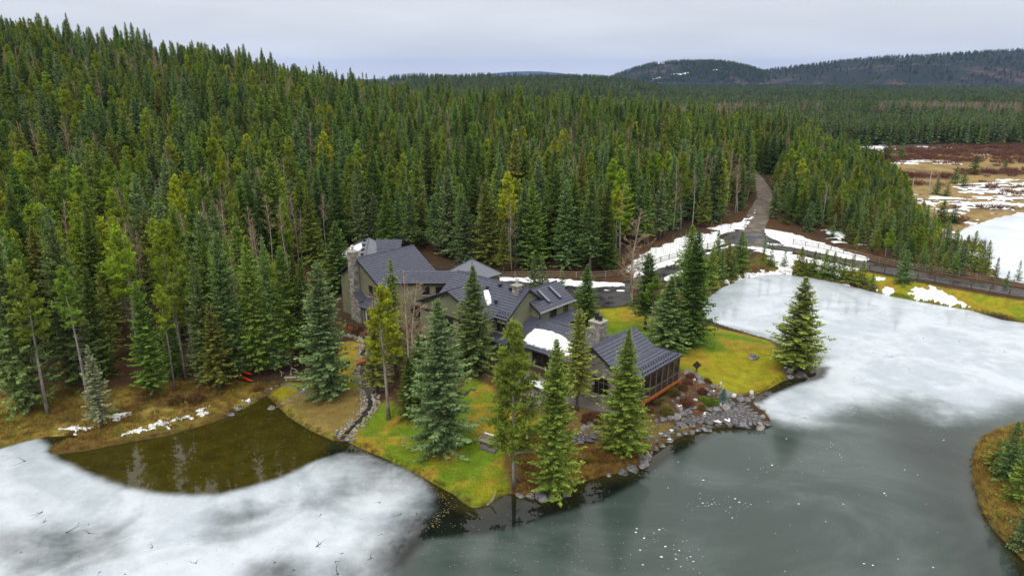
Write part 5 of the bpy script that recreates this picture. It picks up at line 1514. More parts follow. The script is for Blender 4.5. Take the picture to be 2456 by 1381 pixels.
# covered deck with dark railing under the cross gable
mb = MB(); mb.prism([W(a, b, 2.1) for a, b in ((.6, -17.5), (2.9, -17.5), (2.9, -8.2), (.6, -8.2))], (0, 0, .2)); mb.build('deck', M['dark_wood'], house)
mb = MB()
for z in (2.5, 3.25): mb.bar(W(.65, -17.4, z), W(.65, -8.3, z), .09)
for k in range(12): mb.bar(W(.65, -17.4 + k * .827, 1.0), W(.65, -17.4 + k * .827, 3.3), .1)
mb.build('railing', M['dark_wood'], house)
mb = MB()
for k in range(60): mb.bar(W(.65, -17.3 + k * .152, 2.5), W(.65, -17.3 + k * .152, 3.2), .03)
g = mb.build('baluster', M['dark_metal'], house); g['kind'] = 'stuff'
for b, zz in ((-7.0, 9.4), (-14.9, 9.1)): pass
roof_vent(8.3, -9.6, m1(8.3)); roof_vent(8.2, -7.6, m1(8.2)); roof_vent(7.5, -11.2, m1(7.5), .28, .4); roof_vent(6.1, -8.3, m1(6.1), .28, .4)
snow_guards(-7.0, -5.1, 4.75, lambda a: m1(a), 5, along='b'); snow_guards(-7.0, -5.1, 5.2, lambda a: m1(a), 4, along='b')
ch = chimney(7.75, 8.6, -6.9, -6.05, 8.6, 10.35, pots='flue', label='small pale stone chimney with metal flue on the middle roof', seed=60)

# --- upper right block with the two long skylights
gable_block('a', 9.75, 16.4, -9.9, -3.95, 3.5, 7.15, 8.75)
u1 = lambda b: 9.0 - .59 * abs(b + 6.9)
roof([W(9.3, -6.9, 9), W(16.9, -6.9, 9), W(16.9, -3.5, u1(-3.5)), W(9.3, -3.5, u1(-3.5))])
roof([W(9.3, -6.9, 9), W(16.9, -6.9, 9), W(16.9, -10.3, u1(-10.3)), W(9.3, -10.3, u1(-10.3))])
caps([W(9.3, -6.9, 9), W(16.9, -6.9, 9)])
for a in (12.15, 14.55):
    mb = MB(); c0, c1_ = W(a, -6.35, u1(-6.35)), W(a, -4.35, u1(-4.35)); d = (c1_ - c0); L = np.linalg.norm(d); d /= L; nn = np.cross(HA, d); nn = nn if nn[2] > 0 else -nn
    mb.obox((c0 + c1_) / 2 + nn * .17, d, HA, nn, L, .48, .22); sk = mb.build('skylight', M['dark_metal'], house)
    mb = MB(); mb.obox((c0 + c1_) / 2 + nn * .29, d, HA, nn, L - .1, .40, .03); mb.build('pane', simple_mat('skylight_glass', (.16, .17, .22), .25, .6, .05), sk)
window(W(11.9, -3.93, 5.35), HA, 1.25, 1.35, 1, None, HB, True)
window(W(14.9, -3.93, 5.5), HA, .75, 1.25, 2, [.62], HB, True)
mb = MB(); mb.tube([W(9.45, -3.55, 6.95), W(9.6, -3.85, 6.75), W(9.68, -3.88, 6.4), W(9.68, -3.88, 5.9)], .06, 6); mb.build('downpipe', M['dark_metal'], house)
mb = MB(); mb.bar(W(9.3, -3.44, u1(-3.5) - .02), W(16.9, -3.44, u1(-3.5) - .02), .12); mb.build('gutter', M['pale_metal'], house)
# shed roof right of it
roof([W(11.5, -3.96, 5.6), W(17.4, -3.96, 5.6), W(17.6, -2.2, 4.8), W(11.5, -2.2, 4.8)])
wall([(12.5, -6), (12.5, -2.8), (17.0, -2.8), (17.0, -6)], 1.6, [4.9, 4.9, 4.9, 4.9])

# --- link between middle block and left wing
def box_world(name, x0, x1, y0, y1, z0, z1, mat):
    mb = MB(); mb.prism([(x0, y0, z0), (x1, y0, z0), (x1, y1, z0), (x0, y1, z0)], (0, 0, z1 - z0)); return mb.build(name, M[mat], house)
box_world('wall', -17.5, -6.5, 95.6, 99.0, .8, 8.0, 'stucco')
roof([(-18, 97.2, 9.05), (-5.5, 97.2, 9.05), (-5.5, 95.1, 7.75), (-18, 95.1, 7.75)])
roof([(-18, 97.2, 9.05), (-5.5, 97.2, 9.05), (-5.5, 99.4, 7.75), (-18, 99.4, 7.75)])
for x in (-12.9, -11.0): window((x, 95.58, 6.0), (1, 0, 0), .95, 1.15, 1, None, (0, -1, 0), True)
window((-14.6, 95.58, 2.2), (1, 0, 0), 2.2, 2.0, 3, None, (0, -1, 0), False, mat='dark_wood')
window((-11.2, 95.58, 2.2), (1, 0, 0), 2.0, 2.0, 2, None, (0, -1, 0), False, mat='dark_wood')

# --- left wing
gable_block('a', 1.7, 11.7, -36.3, -26.7, .5, 7.75, 10.75)
l1 = lambda b: 11 - .64 * abs(b + 31.5)
roof([W(1.2, -31.5, 11), W(12.1, -31.5, 11), W(12.1, -26.1, l1(-26.1)), W(1.2, -26.1, l1(-26.1))])
roof([W(1.2, -31.5, 11), W(12.1, -31.5, 11), W(12.1, -36.9, l1(-36.9)), W(1.2, -36.9, l1(-36.9))])
caps([W(1.2, -31.5, 11), W(12.1, -31.5, 11)])
chimney(.6, 1.6, -32.6, -31.45, .4, 11.9, pots='flue', label='tall stone chimney on the gable of the left wing', seed=80)
mb = MB(); mb.prism([W(.5, b, z) for b, z in ((-31.45, .4), (-30.1, .4), (-30.1, 4.9), (-31.45, 5.9))], HA * 1.2); sh = mb.build('chimney_shoulder', M['stone'], house)
blocks('stone_block', W(.5, -31.45, .4), HB, 1.35, lambda x: 5.45 - .8 * x, -HA, sh, .08, seed=91)
roof([W(.3, -31.4, 6.1), W(1.75, -31.4, 6.1), W(1.75, -29.9, 4.95), W(.3, -29.9, 4.95)], .1)
roof([W(1.72, -29.9, 5.35), W(1.72, -23.5, 5.35), W(.1, -23.5, 4.3), W(.1, -29.9, 4.3)])
wall([(.6, -29.8), (.6, -24.0), (1.75, -24.0), (1.75, -29.8)], .6, [4.4, 4.4, 4.4, 4.4])
blocks('stone_block', W(.6, -29.8, .6), HB, 5.8, lambda x: .85, -HA, house, .08, seed=95)
window(W(.58, -29.1, 1.7), HB, 1.9, 2.2, 2, None, -HA, True, 0, 'dark_wood', curtain=True)
window(W(.58, -26.4, 1.7), HB, 1.5, 2.2, 2, None, -HA, True, 0, 'dark_wood')
window(W(1.68, -29.3, 5.75), HB, .75, 1.5, 1, None, -HA, True)
window(W(1.68, -27.9, 5.75), HB, .75, 1.5, 1, None, -HA, True)
window(W(1.68, -34.2, 5.7), HB, 1.0, 1.4, 1, None, -HA, True)
window(W(1.68, -34.0, 1.8), HB, .95, 2.6, 1, None, -HA, False, mat='dark_wood')
# deck with cedar railing
mb = MB(); mb.prism([W(a, b, 1.0) for a, b in ((-2.0, -36), (.5, -36), (.5, -24), (-2.0, -24))], (0, 0, .18)); mb.build('deck', M['dark_wood'], house)
mb = MB(); mb.obox(W(-1.95, -30, .55), HA, HB, UP, .1, 12, .9); mb.build('skirting', M['dark_wood'], house)
mb = MB()
for k in range(9): mb.bar(W(-2.0, -36 + k * 1.5, .2), W(-2.0, -36 + k * 1.5, 2.25), .13)
mb.bar(W(-2.0, -36, 2.2), W(-2.0, -24, 2.2), .12, .07)
mb.build('railing', M['dark_wood'], house)
for k in range(8):
    mb = MB(); mb.obox(W(-2.0, -36 + k * 1.5 + .75, 1.62), HA, HB, UP, .05, 1.34, .78); mb.build('rail_panel', M['orange_wood'], house)
for k in range(3):
    mb = MB(); mb.obox(W(-1.5, -33.0 + k * .0, 1.45), HA, HB, UP, .01, .01, .01)

# --- roofs behind
def pyramid(a, b, half, zt, ze, zw):
    cs = [(a - half, b - half), (a - half, b + half), (a + half, b + half), (a + half, b - half)]
    for i in range(4): roof([W(a, b, zt), W(*cs[i - 1], ze), W(*cs[i], ze)], .16, courses=False)
    for i in range(4):
        q = [np.array(p) for p in (W(a, b, zt), W(*cs[i - 1], ze), W(*cs[i], ze))]
        n_ = np.cross(q[1] - q[0], q[2] - q[0]); n_ /= np.linalg.norm(n_); n_ = n_ if n_[2] > 0 else -n_
        mb = MB(); mb.prism([p + n_ * .004 for p in q], n_ * .04); mb.build('roof', M['flat_roof'], house)
    for c in cs: caps([W(a, b, zt), W(*c, ze)], .08)
    wall([(a - half + .5, b - half + .5), (a - half + .5, b + half - .5), (a + half - .5, b + half - .5), (a + half - .5, b - half + .5)], zw, [ze] * 4)
M['flat_roof'] = simple_mat('smooth_roof_metal', (.15, .162, .185), .5, .4, .1, 1.5)
pyramid(17.5, -24.1, 3.3, 9.0, 6.6, 2.0)
pyramid(13.2, -44.5, 4.6, 10.0, 6.9, 2.5)
bx0, by0 = W(13.2, -44.5, 0)[:2]
for (dx, dy, zz, x1) in ((1.2, .4, 9.65, 5.6), (1.0, -1.6, 8.55, 5.8)):
    roof([(bx0 + dx, by0 + dy, zz), (bx0 + x1, by0 + dy, zz), (bx0 + x1, by0 + dy - 1.9, zz - 1.1), (bx0 + dx - .6, by0 + dy - 1.9, zz - 1.1)])
    roof([(bx0 + dx, by0 + dy, zz), (bx0 + x1, by0 + dy, zz), (bx0 + x1, by0 + dy + 1.9, zz - 1.1), (bx0 + dx - .6, by0 + dy + 1.9, zz - 1.1)])
box_world('wall', bx0 + 1, bx0 + 5.3, by0 - 2.6, by0 + 2, 3, 7.4, 'stucco')
mb = MB()
for k in range(5):
    f = .14 + k * .17; c = W(13.2 - 4.6 * f, -44.5 + 4.6 * f - .9, 10 - 3.1 * f + .1); mb.obox(c, HA, HB, UP, .45, .45, .3)
g = mb.build('roof_vent', M['dark_metal'], house); g['kind'] = 'stuff'

# --- snow lying on the roofs
def roof_snow(poly_ab, zf, amp, w_, ns, seed, label, cell=.09, thick=.16):
    P = np.array(poly_ab); lo = P.min(0) - .3; hi = P.max(0) + .3
    A_, B_ = np.meshgrid(np.arange(lo[0], hi[0], cell), np.arange(lo[1], hi[1], cell))
    v = np.clip(sdf(poly_ab, A_, B_) / w_, -2, 1) + amp * (fbm(A_ / ns, B_ / ns, seed, 4) - .5)
    Z = zf(A_, B_) + .055 + np.clip(v * .30, -.10, thick) + .03 * fbm(A_, B_, seed)
    kq_ = (v[:-1, :-1] > -.4) & (v[1:, 1:] > -.4) & ((v[:-1, :-1] > 0) | (v[1:, 1:] > 0) | (v[:-1, 1:] > 0) | (v[1:, :-1] > 0))
    K_ = np.arange(A_.size).reshape(A_.shape)
    f_ = np.stack([K_[:-1, :-1][kq_], K_[:-1, 1:][kq_], K_[1:, 1:][kq_], K_[1:, :-1][kq_]], -1)
    u, inv = np.unique(f_, return_inverse=True)
    P3 = HO + A_.ravel()[u][:, None] * HA + B_.ravel()[u][:, None] * HB; P3[:, 2] += Z.ravel()[u]
    o = link('snow', fast_mesh('snow', P3, inv.reshape(-1, 4), M['snow'], True))
    return tag(o, label, 'snow', kind='stuff')
low = lambda a, b: 6.1 - (9.9 - a) * .3455
roof_snow([(5.0, -1.9), (5.2, 1.0), (5.3, 3.2), (6.2, 3.9), (7.4, 3.2), (8.0, 1.2), (8.2, -1.0), (7.8, -3.0), (6.6, -3.3), (5.4, -2.9)], low, .9, .5, .55, 3, 'big white snow slab on the low slate roof')
roof_snow([(5.2, 3.6), (5.5, 5.6), (6.3, 5.4), (6.2, 3.8)], low, 1.2, .4, .5, 4, 'ragged end of the snow on the low roof near the gable')
mid = lambda a, b: 10 - .71 * np.abs(8.9 - a)
roof_snow([(7.2, -11.6), (6.4, -10.6), (5.7, -9.6), (5.5, -9.2), (6.0, -9.0), (6.8, -9.9), (7.5, -11.0)], mid, .35, .3, .6, 6, 'thin snow strip in the roof valley of the middle block')
pyr = lambda a, b: 10 - 3.1 * np.maximum(np.abs(a - 13.2), np.abs(b + 44.5)) / 4.6
roof_snow([(12.1, -45.2), (11.3, -44.0), (9.2, -43.8), (8.7, -48.3), (9.9, -47.6)], pyr, .5, .5, .8, 8, 'snow slab on the hip roof behind the left wing')
# ------------------------------------------------------------------ rocks
def rock_mesh(seed, n=15):
    r_ = np.random.default_rng(seed)
    bm = bmesh.new(); bmesh.ops.create_icosphere(bm, subdivisions=3, radius=1.0)
    N = unit(r_.normal(0, 1, (n, 3))); D = r_.uniform(.62, .95, n)
    for v in bm.verts:
        p = np.array(v.co); p /= np.linalg.norm(p)
        dt = N @ p; k = np.min(np.where(dt > .05, D / np.maximum(dt, .05), 9))
        k = min(k, 1.12) * (1 + .05 * (float(fbm(p[0] * 3 + seed, p[1] * 3 + p[2] * 2, seed)) - .5))
        v.co = Vector(p * k)
    me = bpy.data.meshes.new('boulder'); bm.to_mesh(me); bm.free(); me.materials.append(M['rock']); return me
ROCK = [rock_mesh(700 + k) for k in range(9)]
def cap_mesh(seed):
    bm = bmesh.new(); bmesh.ops.create_icosphere(bm, subdivisions=3, radius=1.0)
    r_ = np.random.default_rng(seed)
    for v in bm.verts:
        x, y, z = v.co; a = math.atan2(y, x)
        k = .80 + .22 * math.sin(a * 3 + seed) + .12 * math.sin(a * 7 + seed * 2)
        v.co = Vector((x * k, y * k, (z * .22 if z > 0 else z * .12)))
    for f_ in bm.faces: f_.smooth = True
    me = bpy.data.meshes.new('snow_cap'); bm.to_mesh(me); bm.free(); me.materials.append(M['snow']); return me
CAPS = [cap_mesh(k) for k in range(3)]
GREYS = [(.085, .083, .090), (.11, .108, .112), (.07, .068, .074), (.17, .165, .16), (.095, .09, .085), (.13, .11, .085), (.055, .055, .06)]
rr = random.Random(31)
def boulder(px, py, wpx, label, group, snow=False, tone=None, flat=.72, hfac=1.0, name='boulder'):
    p = G(px, py); p[2] = max(p[2], -.05)
    dep = proj(*p)[2]; r_ = wpx * dep / FPX / 2 * 1.12 * rr.choice((.82, .95, 1.0, 1.1, 1.28))
    o = empty(name, (p[0], p[1], p[2] + r_ * .02 * hfac), rr.uniform(0, 6.28))
    o.scale = (r_ * rr.uniform(.9, 1.15), r_ * rr.uniform(.8, 1.05), r_ * flat * hfac * rr.uniform(.9, 1.1))
    st = link('stone', rr.choice(ROCK), o); st.rotation_euler = (0, 0, rr.uniform(0, 6)); st.color = (*(tone or rr.choice(GREYS)), 1)
    if snow:
        s_ = link('snow_cap', rr.choice(CAPS), o, (0, 0, .80)); s_.scale = (.62, .58, .6)
    tag(o, label, 'rock', group)
    return o
def z4(x, y): return 1540 + x / 5.525, 860 + y / 5.525
F_ROW = [(250, 1150, 110, 0), (360, 1085, 100, 1), (245, 1015, 90, 1), (320, 1010, 95, 0), (388, 975, 95, 1), (445, 930, 110, 0), (560, 905, 110, 0), (665, 885, 110, 0), (760, 850, 120, 0), (862, 820, 110, 0), (660, 985, 110, 0), (745, 940, 100, 0), (845, 930, 110, 0), (912, 895, 80, 0),
         (1000, 868, 130, 1), (1130, 855, 150, 1), (1290, 855, 145, 0), (1425, 890, 135, 0), (1555, 910, 150, 2), (1640, 865, 105, 0), (1600, 775, 90, 0), (560, 985, 80, 0), (480, 1010, 80, 0)]
for i, (x, y, w_, s_) in enumerate(F_ROW):
    lab = ('snow capped boulder in the front edging of the flagstone terrace', 'pale tan wedge shaped boulder at the tip of the flagstone terrace')[s_ - 1] if s_ else 'dark grey boulder in the row between flagstone terrace and water'
    boulder(*z4(x, y), w_ / 5.525, lab, None if s_ == 2 else 'boulders edging the terrace', s_ == 1, (.30, .27, .22) if s_ == 2 else None)
B_ROW = [(190, 830, 95, 0), (270, 810, 95, 0), (360, 790, 85, 0), (450, 780, 115, 0), (535, 735, 115, 0), (610, 705, 125, 0), (690, 645, 105, 0), (870, 665, 90, 0), (920, 668, 90, 0), (990, 672, 125, 0), (1110, 645, 135, 0), (1175, 595, 115, 0), (1300, 550, 115, 0), (1385, 550, 85, 0), (1440, 518, 95, 0), (1290, 495, 95, 0), (1150, 470, 90, 0),
         (1210, 497, 80, 3), (930, 465, 110, 1), (1015, 372, 85, 0), (915, 375, 105, 0), (850, 288, 75, 0), (770, 315, 105, 0), (735, 245, 95, 0), (690, 275, 60, 3), (400, 565, 75, 0), (480, 525, 80, 0), (530, 478, 75, 0), (620, 200, 110, 0), (500, 265, 95, 0), (710, 545, 62, 3), (490, 655, 110, 1), (855, 405, 65, 0), (850, 770, 120, 1), (950, 730, 80, 0), (1100, 575, 90, 0), (880, 480, 70, 0)]
for i, (x, y, w_, s_) in enumerate(B_ROW):
    nb_ = min(((x - a) ** 2 + (y - b) ** 2, n_) for a, b, n_ in ((190, 830, 'below the porch left end'), (450, 780, 'in the low wall behind the terrace'), (690, 645, 'beside the brown-green ball shrub'), (990, 672, 'in the wall below the juniper mat'), (1175, 595, 'at the dark standing stone'), (1385, 545, 'at the lawn tip by the ice'), (1015, 372, 'above the silver-blue dwarf spruce'), (770, 315, 'along the lawn edge'), (560, 230, 'at the porch far corner'), (450, 540, 'in the middle of the shrubs'), (855, 405, 'beside the russet ball shrub')))[1]
    lab = {0: '%s dark grey boulder %s' % ('big' if w_ > 108 else 'small' if w_ < 86 else 'mid sized', nb_), 1: 'snow covered boulder in the rock garden by the terrace', 3: 'small white quartz rock among the garden boulders'}[s_]
    boulder(*z4(x, y), w_ / 5.525, lab, 'boulders of the rock garden', s_ == 1, (.62, .60, .56) if s_ == 3 else None)
for (x, y, w_, hh, lab) in ((1042, 345, 45, 2.0, 'white upright stone on the boulder row by the lawn'), (1452, 470, 42, 1.8, 'white upright stone on the end boulder by the ice'), (1040, 615, 30, 2.2, 'thin white standing stone beside the dark terrace boulder')):
    boulder(*z4(x, y), w_ / 5.525, lab, None, False, (.66, .65, .62), .9, hh, 'standing_stone')
for (x, y, w_) in ((100, 1045, 100), (180, 1095, 90), (170, 1195, 115), (60, 1285, 120), (40, 1345, 105), (110, 1240, 80)):
    boulder(*z4(x, y), w_ / 5.525, 'dark wet boulder on the shore below the shaggy bank spruce', 'shore boulders by the shaggy spruce')
def z5(x, y): return 1100 + x / 4.06, 980 + y / 4.06
for (x, y, w_) in ((1800, 575, 95), (1790, 512, 105), (1705, 610, 115), (1590, 625, 115), (1460, 645, 80), (1660, 570, 70)):
    boulder(*z5(x, y), w_ / 4.06, 'dark boulder lining the reedy shore right of the lawn point', 'shore boulders by the reeds')
for (x, y, w_) in ((700, 850, 95), (810, 862, 125), (1040, 845, 80), (600, 850, 90), (930, 880, 80)):
    boulder(*z5(x, y), w_ / 4.06, 'wet black boulder under the overhanging spruce at the point', 'boulders under the overhanging spruce')
for (x, y, w_) in ((1215, 475, 50), (1160, 560, 42), (1185, 235, 52), (1230, 190, 85), (1290, 165, 75), (1340, 190, 60)):
    boulder(*z5(x, y), w_ / 4.06, 'grey stone in the leafy bed beside the flagstone path', 'stones of the leafy bed')
def z9(x, y): return 520 + x / 9.86, 870 + y / 9.86
for (x, y, w_, s_) in ((330, 1215, 135, 0), (460, 1095, 150, 1), (600, 1035, 115, 0), (890, 865, 100, 0), (770, 965, 105, 0), (1040, 805, 90, 0), (1170, 685, 100, 0), (1290, 622, 95, 1), (1420, 542, 110, 0), (1560, 512, 95, 0), (1690, 542, 125, 0), (1800, 592, 95, 0), (1950, 628, 135, 0), (2090, 648, 150, 1), (1990, 722, 115, 0), (1900, 785, 105, 0), (1730, 872, 150, 0), (1560, 962, 130, 1), (1430, 1042, 110, 0), (1300, 1135, 165, 0)):
    boulder(*z9(x, y), w_ / 9.86, 'snow dusted flat stone edging the small lawn by the brown pool' if s_ else 'flat grey stone edging the small lawn by the brown pool', 'flat stones round the small pool lawn', s_ == 1, None, .42)
for (px, py, w_, lab) in ((836, 1052, 15, 'grey boulder at the stream mouth on the lawn corner'), (847, 1056, 12, 'small grey boulder touching the stream mouth boulder'), (810, 1040, 17, 'flat grey slab beside the stream mouth'), (1809, 857, 20, 'flat grey rock alone on the yellow lawn'), (1888, 890, 22, 'snow topped rock at the lone spruce point'), (1893, 903, 18, 'grey rock at the waterline of the lone spruce point'), (1945, 888, 26, 'dark rock right under the lone spruce'), (1920, 900, 30, 'low dark slab at the water under the lone spruce'), (1958, 878, 16, 'black rock at the right tip of the lone spruce point'),
                          (840, 826, 9, 'small pale rock at the upper stream'), (855, 834, 9, 'dark rock at the upper stream edge'), (862, 842, 8, 'second dark rock at the upper stream edge'), (852, 890, 9, 'grey rock on the stream bank below the orange bridge')):
    boulder(px, py, w_, lab, None, 'snow topped' in lab)

# flagstones: split polygon into stones
def voronoi(poly, n, seed, inset=.045):
    r_ = np.random.default_rng(seed); P = np.array(poly); lo, hi = P.min(0), P.max(0); S = []
    while len(S) < n:
        q = r_.uniform(lo, hi)
        if float(sdf(poly, np.array([q[0]]), np.array([q[1]]))[0]) > .12: S.append(q)
    S = np.array(S)
    for _ in range(2):                                 # even the cells out a little
        g = r_.uniform(lo, hi, (4000, 2)); g = g[sdf(poly, g[:, 0], g[:, 1]) > 0]
        i = ((g[:, None] - S[None]) ** 2).sum(-1).argmin(1)
        S = np.array([g[i == k].mean(0) if (i == k).any() else S[k] for k in range(n)])
    out = []
    for k in range(n):
        cell = [np.array(v) for v in ((lo[0] - 1, lo[1] - 1), (hi[0] + 1, lo[1] - 1), (hi[0] + 1, hi[1] + 1), (lo[0] - 1, hi[1] + 1))]
        for j in range(n):
            if j == k: continue
            m_ = (S[k] + S[j]) / 2; d = S[k] - S[j]; L = np.linalg.norm(d); d = d / L
            if L > 4.5: continue
            cell = clip_poly(cell, d, m_ @ d + inset)
            if len(cell) < 3: break
        c0 = S[k]
        if len(cell) >= 3:
            # pull cells that stick out back to the outline
            cell = [c0 + (v - c0) * next((f for f in (1, .9, .8, .7, .6, .5, .4) if float(sdf(poly, np.array([(c0 + (v - c0) * f)[0]]), np.array([(c0 + (v - c0) * f)[1]]))[0]) > -.05), .3) for v in cell]
            out.append(cell)
    return out
def paving(name, poly, n, seed, label, z=None, bed=M['asphalt']):
    P = np.array(poly); zc = z if z is not None else float(np.mean([float(T(p[0], p[1])) for p in P])) + .06
    mb = MB(); mb.prism([(p[0], p[1], zc - .5) for p in poly], (0, 0, .5)); o = mb.build(name, M['bed'], None)
    tag(o, label, 'terrace', kind='structure')
    for cell in voronoi(poly, n, seed):
        dz = rr.uniform(.035, .065); mb = MB(); mb.prism([(v[0], v[1], zc - .02) for v in cell], (0, 0, .02 + dz)); mb.build('flagstone', M['flag'], o)
    return o
M['bed'] = simple_mat('terrace_bed', (.050, .046, .043), .8, .2, .3, 5)
TER_ = wp([z4(*q) for q in ((430, 865), (520, 810), (620, 770), (780, 745), (900, 715), (1050, 700), (1180, 650), (1240, 600), (1330, 585), (1420, 650), (1530, 725), (1600, 790), (1590, 850), (1480, 865), (1300, 840), (1130, 835), (1000, 840), (880, 850), (760, 830), (600, 865), (480, 900))], .55)
paving('terrace', TER, 82, 5, 'grey flagstone terrace jutting into the pond behind its boulders', .50)
PATH = gp([z5(*q) for q in ((1105, 290), (1180, 255), (1260, 215), (1360, 190), (1370, 240), (1300, 300), (1200, 345), (1120, 345))])
paving('path', PATH, 14, 8, 'dark flagstone path between the bright spruce and shaggy spruce')
mb = MB(); t = NT('concrete'); co = t.coord('Position'); n2 = t.noise(co, 3, 5)
t.principled(t.scale((.155, .135, .125), t.rng(n2, .3, .7, .8, 1.2)), .85, .2); M['concrete'] = t.m
def slab(name, pts, mat, lift, label):
    P = gp(pts); zc = max(float(T(p[0], p[1])) for p in P)
    mb = MB(); mb.prism([(p[0], p[1], zc - .6) for p in P], (0, 0, .6 + lift)); tag(mb.build(name, mat), label, 'path', kind='structure')
slab('path', [(1238, 905), (1275, 890), (1330, 925), (1420, 962), (1495, 985), (1495, 1003), (1420, 985), (1330, 960), (1262, 962)], M['concrete'], .04, 'grey concrete walk along the front of the low wing')
slab('path', [(1228, 1082), (1300, 1072), (1300, 1086), (1230, 1092)], M['concrete'], .05, 'short grey stone path behind the point pine')
slab('path', [(1240, 960), (1300, 945), (1330, 968), (1262, 985)], M['concrete'], .035, 'grey patio corner in front of the house')

# ------------------------------------------------------------------ stream and footbridge
ST = smooth_line([tuple(G(*q)[:2]) for q in ((822, 1054), (850, 1022), (876, 992), (888, 970), (884, 945), (872, 915), (868, 895), (874, 870), (872, 848), (882, 825), (868, 808), (838, 800))], 5)
t = NT('stream_water'); co = t.coord('Position'); t.principled((.014, .012, .008), .35, .25, t.bump(t.noise(co, 6, 4), .35, .05)); M['stream'] = t.m
def stream():
    V = []; n = len(ST); L = np.array(ST)
    for i in range(n):
        d = L[min(i + 1, n - 1)] - L[max(i - 1, 0)]; d /= np.linalg.norm(d); nn = np.array((-d[1], d[0])); w_ = .34 + .14 * math.sin(i * 1.3)
        for u in (-1, 0, 1):
            q = L[i] + nn * w_ * u; V.append((q[0], q[1], float(T(q[0], q[1])) + .05 - .03 * abs(u)))
    tag(link('stream', fast_mesh('stream', V, [(i * 3 + j, i * 3 + j + 1, i * 3 + j + 4, i * 3 + j + 3) for i in range(n - 1) for j in (0, 1)], M['stream'], True)), 'narrow dark stream running down between pale stones', 'stream', kind='structure')
stream()
pb = []
for k in range(1150):
    i = rr.randint(0, len(ST) - 2); f = rr.random(); q = np.array(ST[i]) * (1 - f) + np.array(ST[i + 1]) * f
    d = np.array(ST[i + 1]) - np.array(ST[i]); d /= np.linalg.norm(d); off = rr.choice((-1, 1)) * (.30 + abs(rr.gauss(0, .42)))
    q = q + np.array((-d[1], d[0])) * off; s_ = rr.choice((.06, .08, .09, .10, .12, .15, .2))
    pb.append((q[0], q[1], float(T(q[0], q[1])) + s_ * .3, rr.uniform(0, 6), s_, s_ * rr.uniform(.7, 1), s_ * .75, rr.randint(0, 2) * 3 + rr.randint(0, 2)))
def rock_tint(c):
    m_ = M['rock'].copy(); oi = [n for n in m_.node_tree.nodes if n.type == 'OBJECT_INFO'][0]
    g = m_.node_tree.nodes.new('ShaderNodeRGB'); g.outputs[0].default_value = (*c, 1)
    for l_ in list(oi.outputs['Color'].links): m_.node_tree.links.new(g.outputs[0], l_.to_socket)
    return m_
psrc = []
for k in range(3):
    for c in ((.30, .25, .15), (.20, .17, .11), (.38, .34, .24)):
        me = ROCK[k].copy(); me.materials.clear(); me.materials.append(rock_tint(c)); psrc.append((me, c))
mass('stream_pebbles', pb, psrc, 'pale rounded stones lining both sides of the stream', 'pebbles')

def arch_bridge():
    c = G(877, 872); ex = np.array((1., .18, 0)); ex /= np.linalg.norm(ex); ey = np.array((-ex[1], ex[0], 0)); L = 2.3; W_ = 1.1
    o = empty('footbridge', tuple(c)); tag(o, 'little orange arched wooden footbridge over the stony stream', 'bridge')
    n = 16; zf = lambda u: .18 + .38 * (1 - u * u)
    for k in range(n):
        u = -1 + 2 * (k + .5) / n; mb = MB()
        mb.obox(c + ex * u * L / 2 + UP * zf(u), ex + UP * (-.66 * u / L * 1.0), ey, UP, L / n * .92, W_, .06); mb.build('plank', M['orange_wood'], o)
    for s_ in (-1, 1):
        mb = MB()
        for k in range(8):
            u0, u1 = -1 + k / 4, -1 + (k + 1) / 4
            mb.bar(c + ex * u0 * L / 2 + ey * s_ * W_ / 2 + UP * (zf(u0) - .06), c + ex * u1 * L / 2 + ey * s_ * W_ / 2 + UP * (zf(u1) - .06), .09, .2)
        mb.build('beam', M['orange_wood'], o)
arch_bridge()

# ------------------------------------------------------------------ garden shrubs
def gen_shrub(seed, n=900, upr=.6):
    rng = np.random.default_rng(seed)
    a = rng.uniform(0, 6.28, n); el = np.arcsin(rng.uniform(-.05, 1, n)); r_ = .55 + .45 * rng.random(n) ** .4
    lump = 1 + .18 * np.sin(a * 3 + seed) * np.cos(el * 4)
    d0 = np.stack([np.cos(a) * np.cos(el), np.sin(a) * np.cos(el), np.sin(el)], -1)
    p0 = d0 * (r_ * lump)[:, None] * np.array((1, 1, .85)) * .82
    d = unit(d0 * .8 + np.array((0, 0, upr)) + rng.normal(0, .5, (n, 3)))
    return quad_arrays(p0, d, rng.uniform(.14, .30, n), rng.uniform(.03, .06, n), unit(np.cross(d, rng.normal(0, 1, (n, 3))))), np.clip(rng.normal(.5, .22, n), 0, 1)
SHRUB = [leaf_mesh('shrub_leaves', *gen_shrub(800 + k, 900, (.6, .2, 1.0)[k]), M['leaf']) for k in range(3)]
tw = MB(); r2 = random.Random(5)
for k in range(60):
    a = r2.uniform(0, 6.28); e = r2.uniform(.2, 1.4); d = np.array((math.cos(a) * math.cos(e), math.sin(a) * math.cos(e), math.sin(e) * .85)); L = r2.uniform(.6, 1.05)
    tw.tube([(0, 0, 0), d * L * .5 + np.array((0, 0, .06)), d * L], [.025, .016, .006], 3, cap=False)
TWIGS = tw.mesh('shrub_twigs', M['brown_twig'])
def shrub(px, py, wpx, c, label, v=0, hf=.8, p=None):
    p = G(px, py) if p is None else p; dep = proj(*p)[2]; r_ = wpx * dep / FPX / 2 * 1.22
    o = empty('shrub', tuple(p), rr.uniform(0, 6)); o.scale = (r_, r_, r_ * hf * 1.2)
    l_ = link('foliage', SHRUB[v], o); l_.color = (*c, 1); link('twigs', TWIGS, o)
    return tag(o, label, 'shrub', 'shrubs of the rock garden')
BRN, RED, OLV, YEL, LIM, GRN = (.15, .085, .030), (.15, .066, .035), (.16, .13, .028), (.26, .20, .035), (.16, .25, .03), (.13, .22, .018)
